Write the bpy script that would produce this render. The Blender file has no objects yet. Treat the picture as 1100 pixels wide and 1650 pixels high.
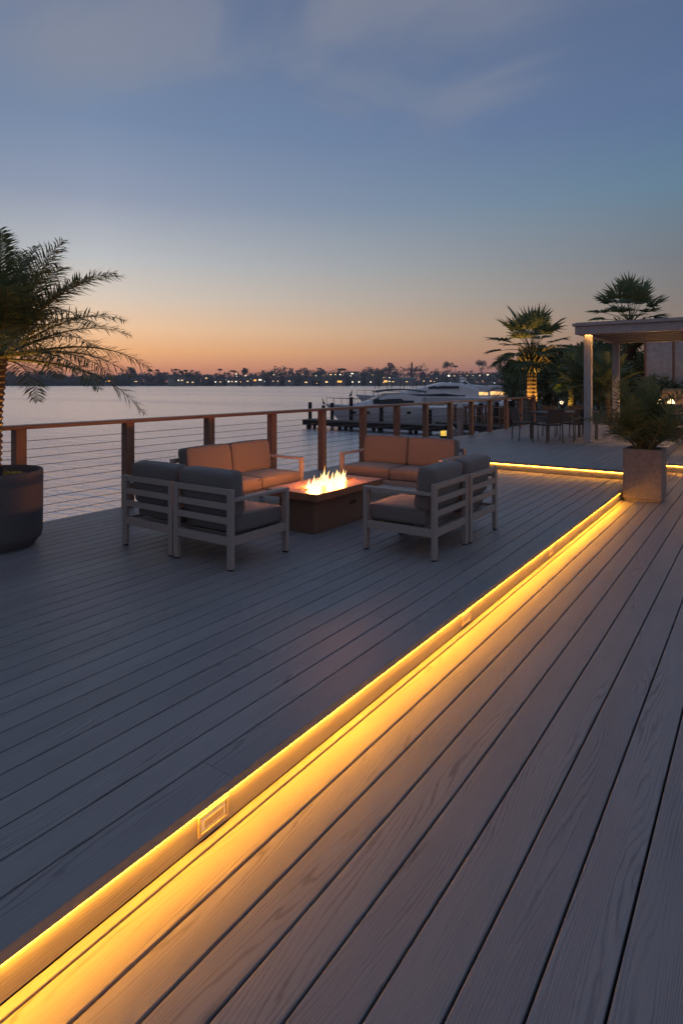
import bpy, math, random
import numpy as np
from mathutils import Vector, Matrix

# ------------------------------------------------------------------ camera, sky, exposure
sc = bpy.context.scene
YAW = math.radians(34.73)
CA, SA = math.cos(YAW), math.sin(YAW)
CAM_H = 1.505
F = 981.0 / 1650.0
cd = bpy.data.cameras.new('camera')
cam = bpy.data.objects.new('camera', cd)
sc.collection.objects.link(cam)
cam.location = (0, 0, CAM_H)
cam.rotation_euler = (math.radians(90), 0, YAW)
cd.sensor_fit = 'VERTICAL'
cd.sensor_height = 36.0
cd.lens = 36.0 * F
cd.shift_y = -(825 - 618) / 1650.0
cd.clip_start = 0.05
cd.clip_end = 12000
sc.camera = cam
sc.view_settings.view_transform = 'Standard'
sc.view_settings.look = 'None'
sc.view_settings.exposure = 0
sc.view_settings.gamma = 1
sc.cycles.use_denoising = True
sc.cycles.max_bounces = 6
sc.cycles.diffuse_bounces = 3
sc.cycles.glossy_bounces = 3
sc.cycles.transparent_max_bounces = 12
sc.cycles.sample_clamp_indirect = 4
sc.cycles.caustics_reflective = False
sc.cycles.caustics_refractive = False

def s2l(c):
    return tuple((x / 255 / 12.92) if x / 255 <= .04045 else ((x / 255 + .055) / 1.055) ** 2.4 for x in c)

def C(xi, yi, h):
    """world point where the sight line through a picture point meets the level h"""
    z = 981.0 * (CAM_H - h) / (yi - 618.0)
    return D(xi, z)

def D(xi, z):
    xc = (xi - 550.0) / 981.0 * z
    return (CA * xc - SA * z, SA * xc + CA * z)

def ZH(yi, z):
    return CAM_H - (yi - 618.0) * z / 981.0

# sky: dusk dome as a procedural world (elevation ramps for the sunset side and the far side, soft clouds)
SKY = [  # sin(elevation), sunset side, thirty degrees to the right of it, behind the camera
    (0.000, (226, 146, 118), (152, 114, 110), (138, 128, 136)),
    (0.022, (238, 158, 118), (172, 128, 114), (142, 130, 138)),
    (0.050, (254, 188, 130), (180, 138, 117), (146, 134, 140)),
    (0.085, (250, 206, 164), (182, 151, 129), (148, 138, 144)),
    (0.133, (222, 206, 190), (162, 156, 148), (148, 142, 150)),
    (0.189, (192, 194, 196), (148, 153, 158), (142, 142, 154)),
    (0.279, (148, 158, 180), (120, 140, 162), (130, 134, 152)),
    (0.377, (120, 140, 170), (102, 124, 158), (116, 126, 148)),
    (0.520, (106, 122, 152), (94, 112, 144), (106, 118, 144)),
    (0.750, (98, 114, 144), (94, 110, 140), (98, 112, 140)),
    (1.000, (94, 108, 136), (94, 108, 136), (94, 108, 136)),
]
w = bpy.data.worlds.new('World')
sc.world = w
w.use_nodes = True
nt = w.node_tree
nt.nodes.clear()
N = nt.nodes.new
L = nt.links.new
def wm(op, a, b=None, c=None, clamp=False):
    n = N('ShaderNodeMath'); n.operation = op; n.use_clamp = clamp
    for i, x in enumerate((a, b, c)):
        if x is None: continue
        if isinstance(x, (int, float)): n.inputs[i].default_value = x
        else: L(x, n.inputs[i])
    return n.outputs[0]
tc = N('ShaderNodeTexCoord')
sx = N('ShaderNodeSeparateXYZ'); L(tc.outputs['Generated'], sx.inputs[0])
X_, Y_, Z_ = sx.outputs
sun_cam = math.radians(90 + 22)            # sunset azimuth, left of the view axis
sun_az = sun_cam + YAW
sxx, syy = math.cos(sun_az), math.sin(sun_az)
dotp = wm('ADD', wm('MULTIPLY', X_, sxx), wm('MULTIPLY', Y_, syy))
crs = wm('SUBTRACT', wm('MULTIPLY', X_, syy), wm('MULTIPLY', Y_, sxx))
ang = wm('ABSOLUTE', wm('ARCTAN2', crs, dotp))
fac = wm('DIVIDE', ang, math.radians(65), clamp=True)
fac2 = wm('DIVIDE', wm('SUBTRACT', ang, math.radians(62)), math.radians(55), clamp=True)
def ramp(vals):
    r = N('ShaderNodeValToRGB')
    cr = r.color_ramp
    cr.interpolation = 'LINEAR'
    while len(cr.elements) < len(vals): cr.elements.new(0.5)
    for e, (p, c) in zip(cr.elements, vals):
        e.position = p; e.color = (*c, 1)
    L(Z_, r.inputs[0])
    return r.outputs[0]
ra, rb, rc = [], [], []
for p, a, c, d in SKY:
    a = s2l(a); c = s2l(c)
    t = 33.5 / 65
    b = tuple(max(x + (y - x) / t, f) for x, y, f in zip(a, c, (.085, .095, .115)))
    ra.append((p, a)); rb.append((p, b)); rc.append((p, s2l(d)))
mx = N('ShaderNodeMix'); mx.data_type = 'RGBA'
m0 = N('ShaderNodeMix'); m0.data_type = 'RGBA'
L(fac, m0.inputs[0]); L(ramp(ra), m0.inputs[6]); L(ramp(rb), m0.inputs[7])
L(fac2, mx.inputs[0]); L(m0.outputs[2], mx.inputs[6]); L(ramp(rc), mx.inputs[7])
# thin high cloud, projected on a flat layer
zc = wm('ADD', wm('MAXIMUM', Z_, 0.0), 0.06)
cx = wm('DIVIDE', X_, zc); cy = wm('DIVIDE', Y_, zc)
cv = N('ShaderNodeCombineXYZ'); L(cx, cv.inputs[0]); L(cy, cv.inputs[1])
mp = N('ShaderNodeMapping'); mp.inputs['Rotation'].default_value = (0, 0, -YAW - .25); mp.inputs['Scale'].default_value = (1.3, 1.9, 1); mp.inputs['Location'].default_value = (1.7, .35, 0)
L(cv.outputs[0], mp.inputs[0])
nz = N('ShaderNodeTexNoise'); nz.inputs['Scale'].default_value = 1.0; nz.inputs['Detail'].default_value = 4; nz.inputs['Roughness'].default_value = .5; nz.inputs['Distortion'].default_value = .6
L(mp.outputs[0], nz.inputs['Vector'])
mr = N('ShaderNodeMapRange'); mr.inputs[1].default_value = .34; mr.inputs[2].default_value = .66; mr.inputs[4].default_value = .62
mr.interpolation_type = 'SMOOTHSTEP'
L(nz.outputs[0], mr.inputs[0])
hi = N('ShaderNodeMapRange'); hi.inputs[1].default_value = .33; hi.inputs[2].default_value = .46; hi.interpolation_type = 'SMOOTHSTEP'
L(Z_, hi.inputs[0])
def dirv(xi, yi):
    v = Vector(((xi - 550) / 981, 1, (618 - yi) / 981)).normalized()
    return (CA * v.x - SA * v.y, SA * v.x + CA * v.y, v.z)
def patch(xi, yi, a0, a1):
    d = dirv(xi, yi)
    q = wm('ADD', wm('ADD', wm('MULTIPLY', X_, d[0]), wm('MULTIPLY', Y_, d[1])), wm('MULTIPLY', Z_, d[2]))
    m_ = N('ShaderNodeMapRange'); m_.interpolation_type = 'SMOOTHSTEP'
    m_.inputs[1].default_value = math.cos(math.radians(a1)); m_.inputs[2].default_value = math.cos(math.radians(a0))
    L(q, m_.inputs[0]); return m_.outputs[0]
pt_ = wm('ADD', wm('MAXIMUM', patch(330, 90, 0, 20), patch(620, 120, 0, 17)), .22, clamp=True)
cf = wm('MULTIPLY', wm('MULTIPLY', mr.outputs[0], hi.outputs[0]), pt_)
m2 = N('ShaderNodeMix'); m2.data_type = 'RGBA'
L(cf, m2.inputs[0]); L(mx.outputs[2], m2.inputs[6]); m2.inputs[7].default_value = (*s2l((140, 143, 156)), 1)
# low dusky bank on the sunset horizon
mpb = N('ShaderNodeMapping'); mpb.inputs['Scale'].default_value = (1.6, 1.6, 40)
L(tc.outputs['Generated'], mpb.inputs[0])
nb = N('ShaderNodeTexNoise'); nb.inputs['Scale'].default_value = 1.4; nb.inputs['Detail'].default_value = 5
L(mpb.outputs[0], nb.inputs['Vector'])
edge = wm('ADD', 0.020, wm('MULTIPLY', wm('SUBTRACT', nb.outputs[0], .5), .035))
bk = wm('DIVIDE', wm('SUBTRACT', edge, Z_), .004, clamp=True)
bk = wm('MULTIPLY', bk, .28)
m3 = N('ShaderNodeMix'); m3.data_type = 'RGBA'
L(bk, m3.inputs[0]); L(m2.outputs[2], m3.inputs[6]); m3.inputs[7].default_value = (*s2l((150, 104, 104)), 1)
bg = N('ShaderNodeBackground'); bg.inputs[1].default_value = 1.0
wo = N('ShaderNodeOutputWorld')
L(m3.outputs[2], bg.inputs[0]); L(bg.outputs[0], wo.inputs[0])

# ------------------------------------------------------------------ helpers
COL = sc.collection
R = random.Random(11)

def tag(o, label=None, cat=None, group=None, kind=None):
    if label: o['label'] = label
    if cat: o['category'] = cat
    if group: o['group'] = group
    if kind: o['kind'] = kind
    return o

def thing(name, loc, rz=0, label=None, cat=None, group=None):
    o = bpy.data.objects.new(name, None)
    o.empty_display_size = .1
    COL.objects.link(o)
    o.location = loc; o.rotation_euler = (0, 0, rz)
    return tag(o, label, cat, group)

class MB:
    def __init__(s):
        s.v = []; s.f = []; s.a = []; s.cur = 0.0
    def _add(s, vs, fs):
        b = len(s.v)
        s.v.extend(vs)
        for f in fs:
            s.f.append(tuple(i + b for i in f)); s.a.append(s.cur)
        return s
    def box(s, x0, y0, z0, x1, y1, z1, M=None):
        vs = [(x0,y0,z0),(x1,y0,z0),(x1,y1,z0),(x0,y1,z0),(x0,y0,z1),(x1,y0,z1),(x1,y1,z1),(x0,y1,z1)]
        if M is not None: vs = [tuple(M @ Vector(p)) for p in vs]
        return s._add(vs, [(0,3,2,1),(4,5,6,7),(0,1,5,4),(1,2,6,5),(2,3,7,6),(3,0,4,7)])
    def rings(s, rings, cap=True, closed=True):
        n = len(rings[0]); vs = [p for r in rings for p in r]; fs = []
        for i in range(len(rings) - 1):
            for j in range(n if closed else n - 1):
                k = (j + 1) % n
                fs.append((i*n+j, i*n+k, (i+1)*n+k, (i+1)*n+j))
        if cap:
            fs.append(tuple(range(n - 1, -1, -1)))
            fs.append(tuple((len(rings)-1)*n + j for j in range(n)))
        return s._add(vs, fs)
    def tube(s, pts, rad, seg=6, cap=True):
        pts = [Vector(p) for p in pts]
        if not hasattr(rad, '__len__'): rad = [rad] * len(pts)
        rs = []
        up = Vector((0, 0, 1))
        for i, p in enumerate(pts):
            d = (pts[min(i+1, len(pts)-1)] - pts[max(i-1, 0)]).normalized()
            u = up if abs(d.z) < .95 else Vector((1, 0, 0))
            a = d.cross(u).normalized(); b = a.cross(d)
            rs.append([tuple(p + rad[i]*(math.cos(t)*a + math.sin(t)*b)) for t in [2*math.pi*k/seg for k in range(seg)]])
        return s.rings(rs, cap)
    def lathe(s, prof, seg=32, cx=0, cy=0, cap=True):
        return s.rings([[(cx + r*math.cos(2*math.pi*k/seg), cy + r*math.sin(2*math.pi*k/seg), z) for k in range(seg)] for r, z in prof], cap)
    def quads(s, arr):
        """arr: (n,4,3)"""
        b = len(s.v); n = len(arr)
        s.v.extend(map(tuple, arr.reshape(-1, 3).tolist()))
        for i in range(n):
            s.f.append((b+4*i, b+4*i+1, b+4*i+2, b+4*i+3)); s.a.append(s.cur)
        return s
    def cushion(s, x0, y0, z0, x1, y1, z1, r=.03, puff=(.004, .004, .015), n=10, M=None):
        c = Vector(((x0+x1)/2, (y0+y1)/2, (z0+z1)/2)); h = Vector((x1-x0, y1-y0, z1-z0)) / 2
        inn = Vector([max(k - r, .001) for k in h])
        idx = {}
        vs = []; fs = []
        def samp(hh):
            m = n
            e = [-hh, -hh + r*.35, -hh + r*.9]
            mid = [(-hh + r*.9) + (2*hh - 1.8*r) * k / m for k in range(1, m)]
            return e + mid + [hh - r*.9, hh - r*.35, hh]
        S = [samp(h.x), samp(h.y), samp(h.z)]
        def vert(i, j, k):
            key = (i, j, k)
            if key in idx: return idx[key]
            p = Vector((S[0][i], S[1][j], S[2][k]))
            q = Vector([max(-a, min(a, b)) for a, b in zip(inn, p)])
            d = p - q
            if d.length > 1e-9: p = q + d.normalized() * min(r, r)
            u, v_, w_ = p.x/h.x, p.y/h.y, p.z/h.z
            pf = puff
            t = Vector(((1-v_*v_)*(1-w_*w_)*u*pf[0], (1-u*u)*(1-w_*w_)*v_*pf[1], (1-u*u)*(1-v_*v_)*w_*pf[2]))
            p = p + t + c
            if M is not None: p = M @ p
            idx[key] = len(vs); vs.append(tuple(p)); return idx[key]
        m = len(S[0]) - 1
        for a in range(m):
            for b in range(m):
                fs.append((vert(a,b,0), vert(a,b+1,0), vert(a+1,b+1,0), vert(a+1,b,0)))
                fs.append((vert(a,b,m), vert(a+1,b,m), vert(a+1,b+1,m), vert(a,b+1,m)))
                fs.append((vert(a,0,b), vert(a+1,0,b), vert(a+1,0,b+1), vert(a,0,b+1)))
                fs.append((vert(a,m,b), vert(a,m,b+1), vert(a+1,m,b+1), vert(a+1,m,b)))
                fs.append((vert(0,a,b), vert(0,a,b+1), vert(0,a+1,b+1), vert(0,a+1,b)))
                fs.append((vert(m,a,b), vert(m,a+1,b), vert(m,a+1,b+1), vert(m,a,b+1)))
        return s._add(vs, fs)
    def build(s, name, mat, parent=None, smooth=False, bevel=0, attr=False, seg=2):
        me = bpy.data.meshes.new(name)
        me.from_pydata(s.v, [], s.f)
        if attr:
            at = me.attributes.new('rnd', 'FLOAT', 'FACE')
            at.data.foreach_set('value', s.a)
        if smooth: me.polygons.foreach_set('use_smooth', [True]*len(me.polygons))
        me.materials.append(mat)
        me.update()
        o = bpy.data.objects.new(name, me)
        COL.objects.link(o)
        if parent: o.parent = parent
        if bevel:
            b = o.modifiers.new('bevel', 'BEVEL'); b.width = bevel; b.segments = seg; b.limit_method = 'ANGLE'
        return o

def copy_tree(o, parent=None, fix=None):
    c = o.copy(); COL.objects.link(c)
    c.parent = parent
    for ch in list(o.children): copy_tree(ch, c)
    return c

def mat(name, col, rough=.6, col2=None, scale=20, stretch=(1,1,1), bump=0, metallic=0, emit=None, es=0, coord='Object', spec=None, trans=0, detail=4, bscale=None, sheen=0):
    m = bpy.data.materials.new(name); m.use_nodes = True
    t = m.node_tree; b = t.nodes['Principled BSDF']
    b.inputs['Base Color'].default_value = (*col, 1)
    b.inputs['Roughness'].default_value = rough
    b.inputs['Metallic'].default_value = metallic
    if spec is not None: b.inputs['Specular IOR Level'].default_value = spec
    if sheen: b.inputs['Sheen Weight'].default_value = sheen
    if emit: b.inputs['Emission Color'].default_value = (*emit, 1); b.inputs['Emission Strength'].default_value = es
    tcn = t.nodes.new('ShaderNodeTexCoord')
    mpn = t.nodes.new('ShaderNodeMapping'); mpn.inputs['Scale'].default_value = stretch
    t.links.new(tcn.outputs[coord], mpn.inputs[0])
    n = t.nodes.new('ShaderNodeTexNoise'); n.inputs['Scale'].default_value = scale; n.inputs['Detail'].default_value = detail; n.inputs['Roughness'].default_value = .6
    t.links.new(mpn.outputs[0], n.inputs['Vector'])
    if col2 is None: col2 = tuple(c*.72 for c in col)
    r = t.nodes.new('ShaderNodeValToRGB'); r.color_ramp.elements[0].position = .32; r.color_ramp.elements[1].position = .68
    r.color_ramp.elements[0].color = (*col2, 1); r.color_ramp.elements[1].color = (*col, 1)
    t.links.new(n.outputs[0], r.inputs[0]); t.links.new(r.outputs[0], b.inputs['Base Color'])
    if bump:
        n2 = n
        if bscale:
            n2 = t.nodes.new('ShaderNodeTexNoise'); n2.inputs['Scale'].default_value = bscale; n2.inputs['Detail'].default_value = 3
            t.links.new(mpn.outputs[0], n2.inputs['Vector'])
        bp = t.nodes.new('ShaderNodeBump'); bp.inputs['Strength'].default_value = .6; bp.inputs['Distance'].default_value = bump
        t.links.new(n2.outputs[0], bp.inputs['Height']); t.links.new(bp.outputs[0], b.inputs['Normal'])
    if trans:
        tr = t.nodes.new('ShaderNodeBsdfTranslucent'); t.links.new(r.outputs[0], tr.inputs[0])
        mxs = t.nodes.new('ShaderNodeMixShader'); mxs.inputs[0].default_value = trans
        t.links.new(b.outputs[0], mxs.inputs[1]); t.links.new(tr.outputs[0], mxs.inputs[2])
        t.links.new(mxs.outputs[0], t.nodes['Material Output'].inputs[0])
    return m

def emis(name, col, s, vary=False):
    m = bpy.data.materials.new(name); m.use_nodes = True
    t = m.node_tree; t.nodes.clear()
    e = t.nodes.new('ShaderNodeEmission'); e.inputs[0].default_value = (*col, 1); e.inputs[1].default_value = s
    if vary:
        tcn = t.nodes.new('ShaderNodeTexCoord'); n = t.nodes.new('ShaderNodeTexNoise'); n.inputs['Scale'].default_value = 1.7; n.inputs['Detail'].default_value = 3
        t.links.new(tcn.outputs['Object'], n.inputs['Vector'])
        mr_ = t.nodes.new('ShaderNodeMapRange'); mr_.inputs[1].default_value = .3; mr_.inputs[2].default_value = .7; mr_.inputs[3].default_value = s*.78; mr_.inputs[4].default_value = s*1.22
        t.links.new(n.outputs[0], mr_.inputs[0]); t.links.new(mr_.outputs[0], e.inputs[1])
    o = t.nodes.new('ShaderNodeOutputMaterial'); t.links.new(e.outputs[0], o.inputs[0])
    return m

def deck_mat(name, col, dark, warm):
    m = bpy.data.materials.new(name); m.use_nodes = True
    t = m.node_tree; b = t.nodes['Principled BSDF']; nn = t.nodes.new; ll = t.links.new
    def M(op, a, b_=None, clamp=False):
        n = nn('ShaderNodeMath'); n.operation = op; n.use_clamp = clamp
        for i, x in enumerate((a, b_)):
            if x is None: continue
            if isinstance(x, (int, float)): n.inputs[i].default_value = x
            else: ll(x, n.inputs[i])
        return n.outputs[0]
    tcn = nn('ShaderNodeTexCoord'); sp = nn('ShaderNodeSeparateXYZ'); ll(tcn.outputs['Object'], sp.inputs[0])
    at = nn('ShaderNodeAttribute'); at.attribute_name = 'rnd'; rnd = at.outputs['Fac']
    xx = M('ADD', sp.outputs[0], M('MULTIPLY', rnd, 17.3)); xx = M('ADD', xx, sp.outputs[2])
    yy = M('ADD', sp.outputs[1], M('MULTIPLY', rnd, 91.7))
    def noise(sx_, sy_, det=2, rough=.5, scale=1):
        cvv = nn('ShaderNodeCombineXYZ'); ll(M('MULTIPLY', xx, sx_), cvv.inputs[0]); ll(M('MULTIPLY', yy, sy_), cvv.inputs[1])
        n = nn('ShaderNodeTexNoise'); n.inputs['Scale'].default_value = scale; n.inputs['Detail'].default_value = det; n.inputs['Roughness'].default_value = rough
        ll(cvv.outputs[0], n.inputs['Vector']); return n.outputs[0]
    field = noise(6.5, .65, 1.5, .35)
    wob = noise(60, 7, 2, .5)
    ph = M('ADD', M('ADD', M('MULTIPLY', field, 20), M('MULTIPLY', wob, .9)), M('MULTIPLY', xx, 85))
    s_ = M('SINE', M('MULTIPLY', ph, 6.2832))
    line = M('POWER', M('ADD', M('MULTIPLY', s_, .5), .5), 5.0)
    msk = noise(9, 1.3, 2)
    msk = M('MULTIPLY', M('SUBTRACT', msk, .38), 4.5, clamp=True)
    line = M('MULTIPLY', line, M('ADD', M('MULTIPLY', msk, .8), .15))
    fine = noise(260, 5, 3, .65)
    fine = M('MULTIPLY', M('SUBTRACT', fine, .5), 2.2)
    fine2 = noise(900, 30, 2, .6)
    big = noise(3, .6, 3, .55)
    v = M('ADD', M('MULTIPLY', fine, .55), M('MULTIPLY', M('SUBTRACT', fine2, .5), .25))
    v = M('ADD', v, M('MULTIPLY', M('SUBTRACT', big, .5), .5))
    v = M('ADD', v, M('MULTIPLY', M('SUBTRACT', rnd, .5), .3))
    fac_ = M('ADD', v, .5, clamp=True)
    mxa = nn('ShaderNodeMix'); mxa.data_type = 'RGBA'
    ll(fac_, mxa.inputs[0]); mxa.inputs[6].default_value = (*dark, 1); mxa.inputs[7].default_value = (*col, 1)
    mxb = nn('ShaderNodeMix'); mxb.data_type = 'RGBA'
    ll(M('MULTIPLY', line, .6), mxb.inputs[0]); ll(mxa.outputs[2], mxb.inputs[6]); mxb.inputs[7].default_value = (*warm, 1)
    ll(mxb.outputs[2], b.inputs['Base Color'])
    rg = M('ADD', .50, M('MULTIPLY', fine, .08)); ll(rg, b.inputs['Roughness'])
    b.inputs['Specular IOR Level'].default_value = .35
    bp = nn('ShaderNodeBump'); bp.inputs['Strength'].default_value = .55; bp.inputs['Distance'].default_value = .0016
    hgt = M('SUBTRACT', M('MULTIPLY', fine, .5), M('MULTIPLY', line, .4))
    ll(hgt, bp.inputs['Height']); ll(bp.outputs[0], b.inputs['Normal'])
    return m

M_deck = deck_mat('composite_deck', (.365, .350, .345), (.235, .225, .225), (.10, .092, .090))
M_dark = mat('dark_void', (.012, .012, .014), .9)
M_frame = mat('taupe_frame', (.42, .355, .31), .5, scale=40, stretch=(1,1,4), bump=.0006)
M_cush = mat('grey_cushion', (.205, .172, .150), .95, (.165, .138, .122), scale=260, bump=.0012, bscale=900, sheen=.2)
M_cushd = mat('charcoal_cushion', (.175, .160, .152), .95, (.135, .122, .116), scale=260, bump=.0012, bscale=900, sheen=.2)
M_post = mat('stained_post_wood', (.30, .145, .085), .5, (.20, .098, .060), scale=9, stretch=(3, 3, .5), bump=.001)
M_cap = mat('stained_cap_wood', (.27, .135, .085), .45, (.19, .095, .062), scale=6, stretch=(6, .6, 3), bump=.001)
M_cable = mat('steel_cable', (.30, .27, .25), .45, metallic=.8)
M_corten = mat('bronze_fire_table', (.20, .130, .086), .55, (.15, .098, .066), scale=40, bump=.001, bscale=160)
M_copper = mat('copper_table_top', (.34, .18, .105), .42, (.25, .135, .08), scale=10, metallic=.35, bump=.0006)
M_black = mat('black_metal', (.02, .02, .02), .5)
M_led = emis('led_amber', (1.0, .375, .022), 90, True)
M_led2 = emis('led_amber_far', (1.0, .38, .026), 48)
M_brass = mat('step_light_brass', (.75, .62, .38), .35, metallic=.4, scale=60)
M_lens = mat('step_light_lens', (.75, .68, .50), .3, emit=(1, .55, .16), es=.35, scale=60)
M_stone = mat('concrete_planter', (.29, .25, .23), .8, (.20, .172, .158), scale=30, bump=.001, bscale=320, detail=8)
M_pot = mat('dark_stone_pot', (.125, .115, .120), .7, (.080, .074, .078), scale=160, bump=.0014, bscale=380)
M_soil = mat('soil', (.05, .035, .025), .95, bump=.01, scale=50)
M_leaf = mat('palm_leaf', (.20, .22, .085), .45, (.13, .155, .06), scale=3, trans=.4)
M_leafd = mat('fan_palm_leaf', (.19, .24, .12), .5, (.11, .155, .075), scale=2, trans=.3)
M_bush = mat('bush_leaf', (.17, .20, .085), .55, (.10, .125, .055), scale=2, trans=.3)
M_rachis = mat('palm_stem', (.20, .17, .06), .5)
M_trunk = mat('palm_trunk', (.21, .15, .095), .85, (.10, .07, .045), scale=3, stretch=(1, 1, 6), bump=.02)
M_ftree = mat('far_foliage', (.24, .215, .185), .8, (.14, .135, .12), scale=.12)
M_perg = mat('pergola_wood', (.43, .385, .375), .6, (.34, .305, .295), scale=7, stretch=(3, 3, .6), bump=.001)
M_wicker = mat('wicker', (.085, .062, .050), .7, (.05, .036, .03), scale=120, bump=.002)
M_fabric = mat('beige_fabric', (.46, .40, .38), .9, scale=5)
M_whull = mat('white_gelcoat', (.80, .79, .80), .3, (.70, .69, .71), scale=1.2)
M_win = mat('tinted_glass', (.012, .015, .02), .08)
M_dock = mat('weathered_dock', (.15, .13, .115), .8, (.09, .078, .07), scale=4, stretch=(1, 6, 1), bump=.004)
M_pile = mat('dark_piling', (.035, .032, .032), .85, scale=4)
M_ground = mat('garden_soil', (.045, .045, .032), .95, (.03, .032, .02), scale=1.5, bump=.03)
M_shore = mat('far_ground', (.040, .042, .036), .95, scale=.05)

# ------------------------------------------------------------------ water and land
def water_mat():
    m = bpy.data.materials.new('water'); m.use_nodes = True
    t = m.node_tree; b = t.nodes['Principled BSDF']; nn = t.nodes.new; ll = t.links.new
    b.inputs['Base Color'].default_value = (.74, .745, .78, 1)
    b.inputs['Metallic'].default_value = .92
    b.inputs['Roughness'].default_value = .2
    b.inputs['IOR'].default_value = 1.75
    b.inputs['Specular IOR Level'].default_value = .9
    tcn = nn('ShaderNodeTexCoord')
    hs = []
    for sc_, st, d, rz in ((1.6, (1, 2.6, 1), 3, .5), (.28, (1, 3, 1), 3, .7), (7, (1, 2.5, 1), 2, .3)):
        mpn = nn('ShaderNodeMapping'); mpn.inputs['Scale'].default_value = st; mpn.inputs['Rotation'].default_value = (0, 0, -YAW + (rz - .5) * .4)
        ll(tcn.outputs['Object'], mpn.inputs[0])
        n = nn('ShaderNodeTexNoise'); n.inputs['Scale'].default_value = sc_; n.inputs['Detail'].default_value = d; n.inputs['Distortion'].default_value = .4
        ll(mpn.outputs[0], n.inputs['Vector']); hs.append(n.outputs[0])
    a = nn('ShaderNodeMath'); a.operation = 'MULTIPLY_ADD'; ll(hs[1], a.inputs[0]); a.inputs[1].default_value = 2.2; ll(hs[0], a.inputs[2])
    a2 = nn('ShaderNodeMath'); a2.operation = 'MULTIPLY_ADD'; ll(hs[2], a2.inputs[0]); a2.inputs[1].default_value = .4; ll(a.outputs[0], a2.inputs[2])
    # calm slicks: long streaks where the ripple is weaker
    mpn = nn('ShaderNodeMapping'); mpn.inputs['Scale'].default_value = (.006, .045, 1); mpn.inputs['Rotation'].default_value = (0, 0, -YAW + .12)
    ll(tcn.outputs['Object'], mpn.inputs[0])
    n = nn('ShaderNodeTexNoise'); n.inputs['Scale'].default_value = 1; n.inputs['Detail'].default_value = 4
    ll(mpn.outputs[0], n.inputs['Vector'])
    mr_ = nn('ShaderNodeMapRange'); mr_.inputs[1].default_value = .42; mr_.inputs[2].default_value = .62; mr_.inputs[3].default_value = .35; mr_.inputs[4].default_value = 1.0
    ll(n.outputs[0], mr_.inputs[0])
    bp = nn('ShaderNodeBump'); bp.inputs['Distance'].default_value = .14
    ll(mr_.outputs[0], bp.inputs['Strength'])
    ll(a2.outputs[0], bp.inputs['Height']); ll(bp.outputs[0], b.inputs['Normal'])
    return m
M_water = water_mat()
WZ = -1.5
mb = MB(); S = 1950
mb._add([(-S, -S, WZ), (S, -S, WZ), (S, S, WZ), (-S, S, WZ)], [(0, 1, 2, 3)])
tag(mb.build('water', M_water), kind='structure')

# far shore: a low wooded strip of land
shore_pts = []
def shore_dist(xi):
    return 760 if xi < 520 else 760 + (xi - 520) * .55
def shore_h(k):   # height profile inland
    return [-2.0, .2, 3, 7, 10, 8][k]
mb = MB(); rows = []
for xi in range(-500, 1500, 25):
    d0 = shore_dist(xi) + 8 * math.sin(xi * .05)
    r = []
    for k in range(6):
        d = d0 + [0, 3, 40, 110, 220, 500][k]
        x, y = D(xi, d)
        hill = 1 + .5 * math.sin(xi * .013 + 1)
        r.append((x, y, WZ + shore_h(k) * (hill if k > 1 else 1)))
    rows.append(r)
mb.rings(rows, cap=False, closed=False)
tag(mb.build('far_shore', M_shore, smooth=True), kind='structure')

def leafquads(rng, centers, radii, n, size, flat=.8):
    """n random small quads spread through ellipsoid clumps"""
    k = rng.integers(0, len(centers), n)
    c = centers[k]; r = radii[k]
    d = rng.normal(size=(n, 3)); d /= np.linalg.norm(d, axis=1)[:, None]
    rr = rng.random(n) ** .45
    p = c + d * rr[:, None] * r
    a = rng.normal(size=(n, 3)); a /= np.linalg.norm(a, axis=1)[:, None]
    b = np.cross(a, rng.normal(size=(n, 3))); b /= np.linalg.norm(b, axis=1)[:, None]
    s = size * (.6 + .8 * rng.random(n))[:, None]
    a = a * s; b = b * s * flat
    return np.stack([p - a*.5, p + b*.45, p + a*.5, p - b*.45], axis=1)

rng = np.random.default_rng(5)
# far wood: one mass of crowns
cs, rs = [], []
for i in range(1300):
    xi = R.uniform(-420, 1450)
    k = R.random()
    d = shore_dist(xi) + 6 + 190 * k ** 1.5
    x, y = D(xi, d)
    base = WZ + (1 + 8 * k)
    hump = 1 + .25 * math.sin(xi * .031) + .2 * math.sin(xi * .083 + 2) + (.35 if 480 < xi < 830 else 0)
    h = R.uniform(8, 17) * hump * (.85 if xi < 300 else 1)
    rad = R.uniform(3, 7)
    for j in range(6):
        cs.append((x + R.uniform(-rad, rad)*.8, y + R.uniform(-rad, rad)*.8, base + h * R.uniform(.15, .9)))
        rs.append((rad*.75, rad*.75, rad * R.uniform(.4, .75)))
mb = MB()
mb.quads(leafquads(rng, np.array(cs), np.array(rs), 110000, 2.0))
tag(mb.build('far_wood', M_ftree), label='dark low belt of trees along the far shore of the bay', cat='wood', kind='stuff')

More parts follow.
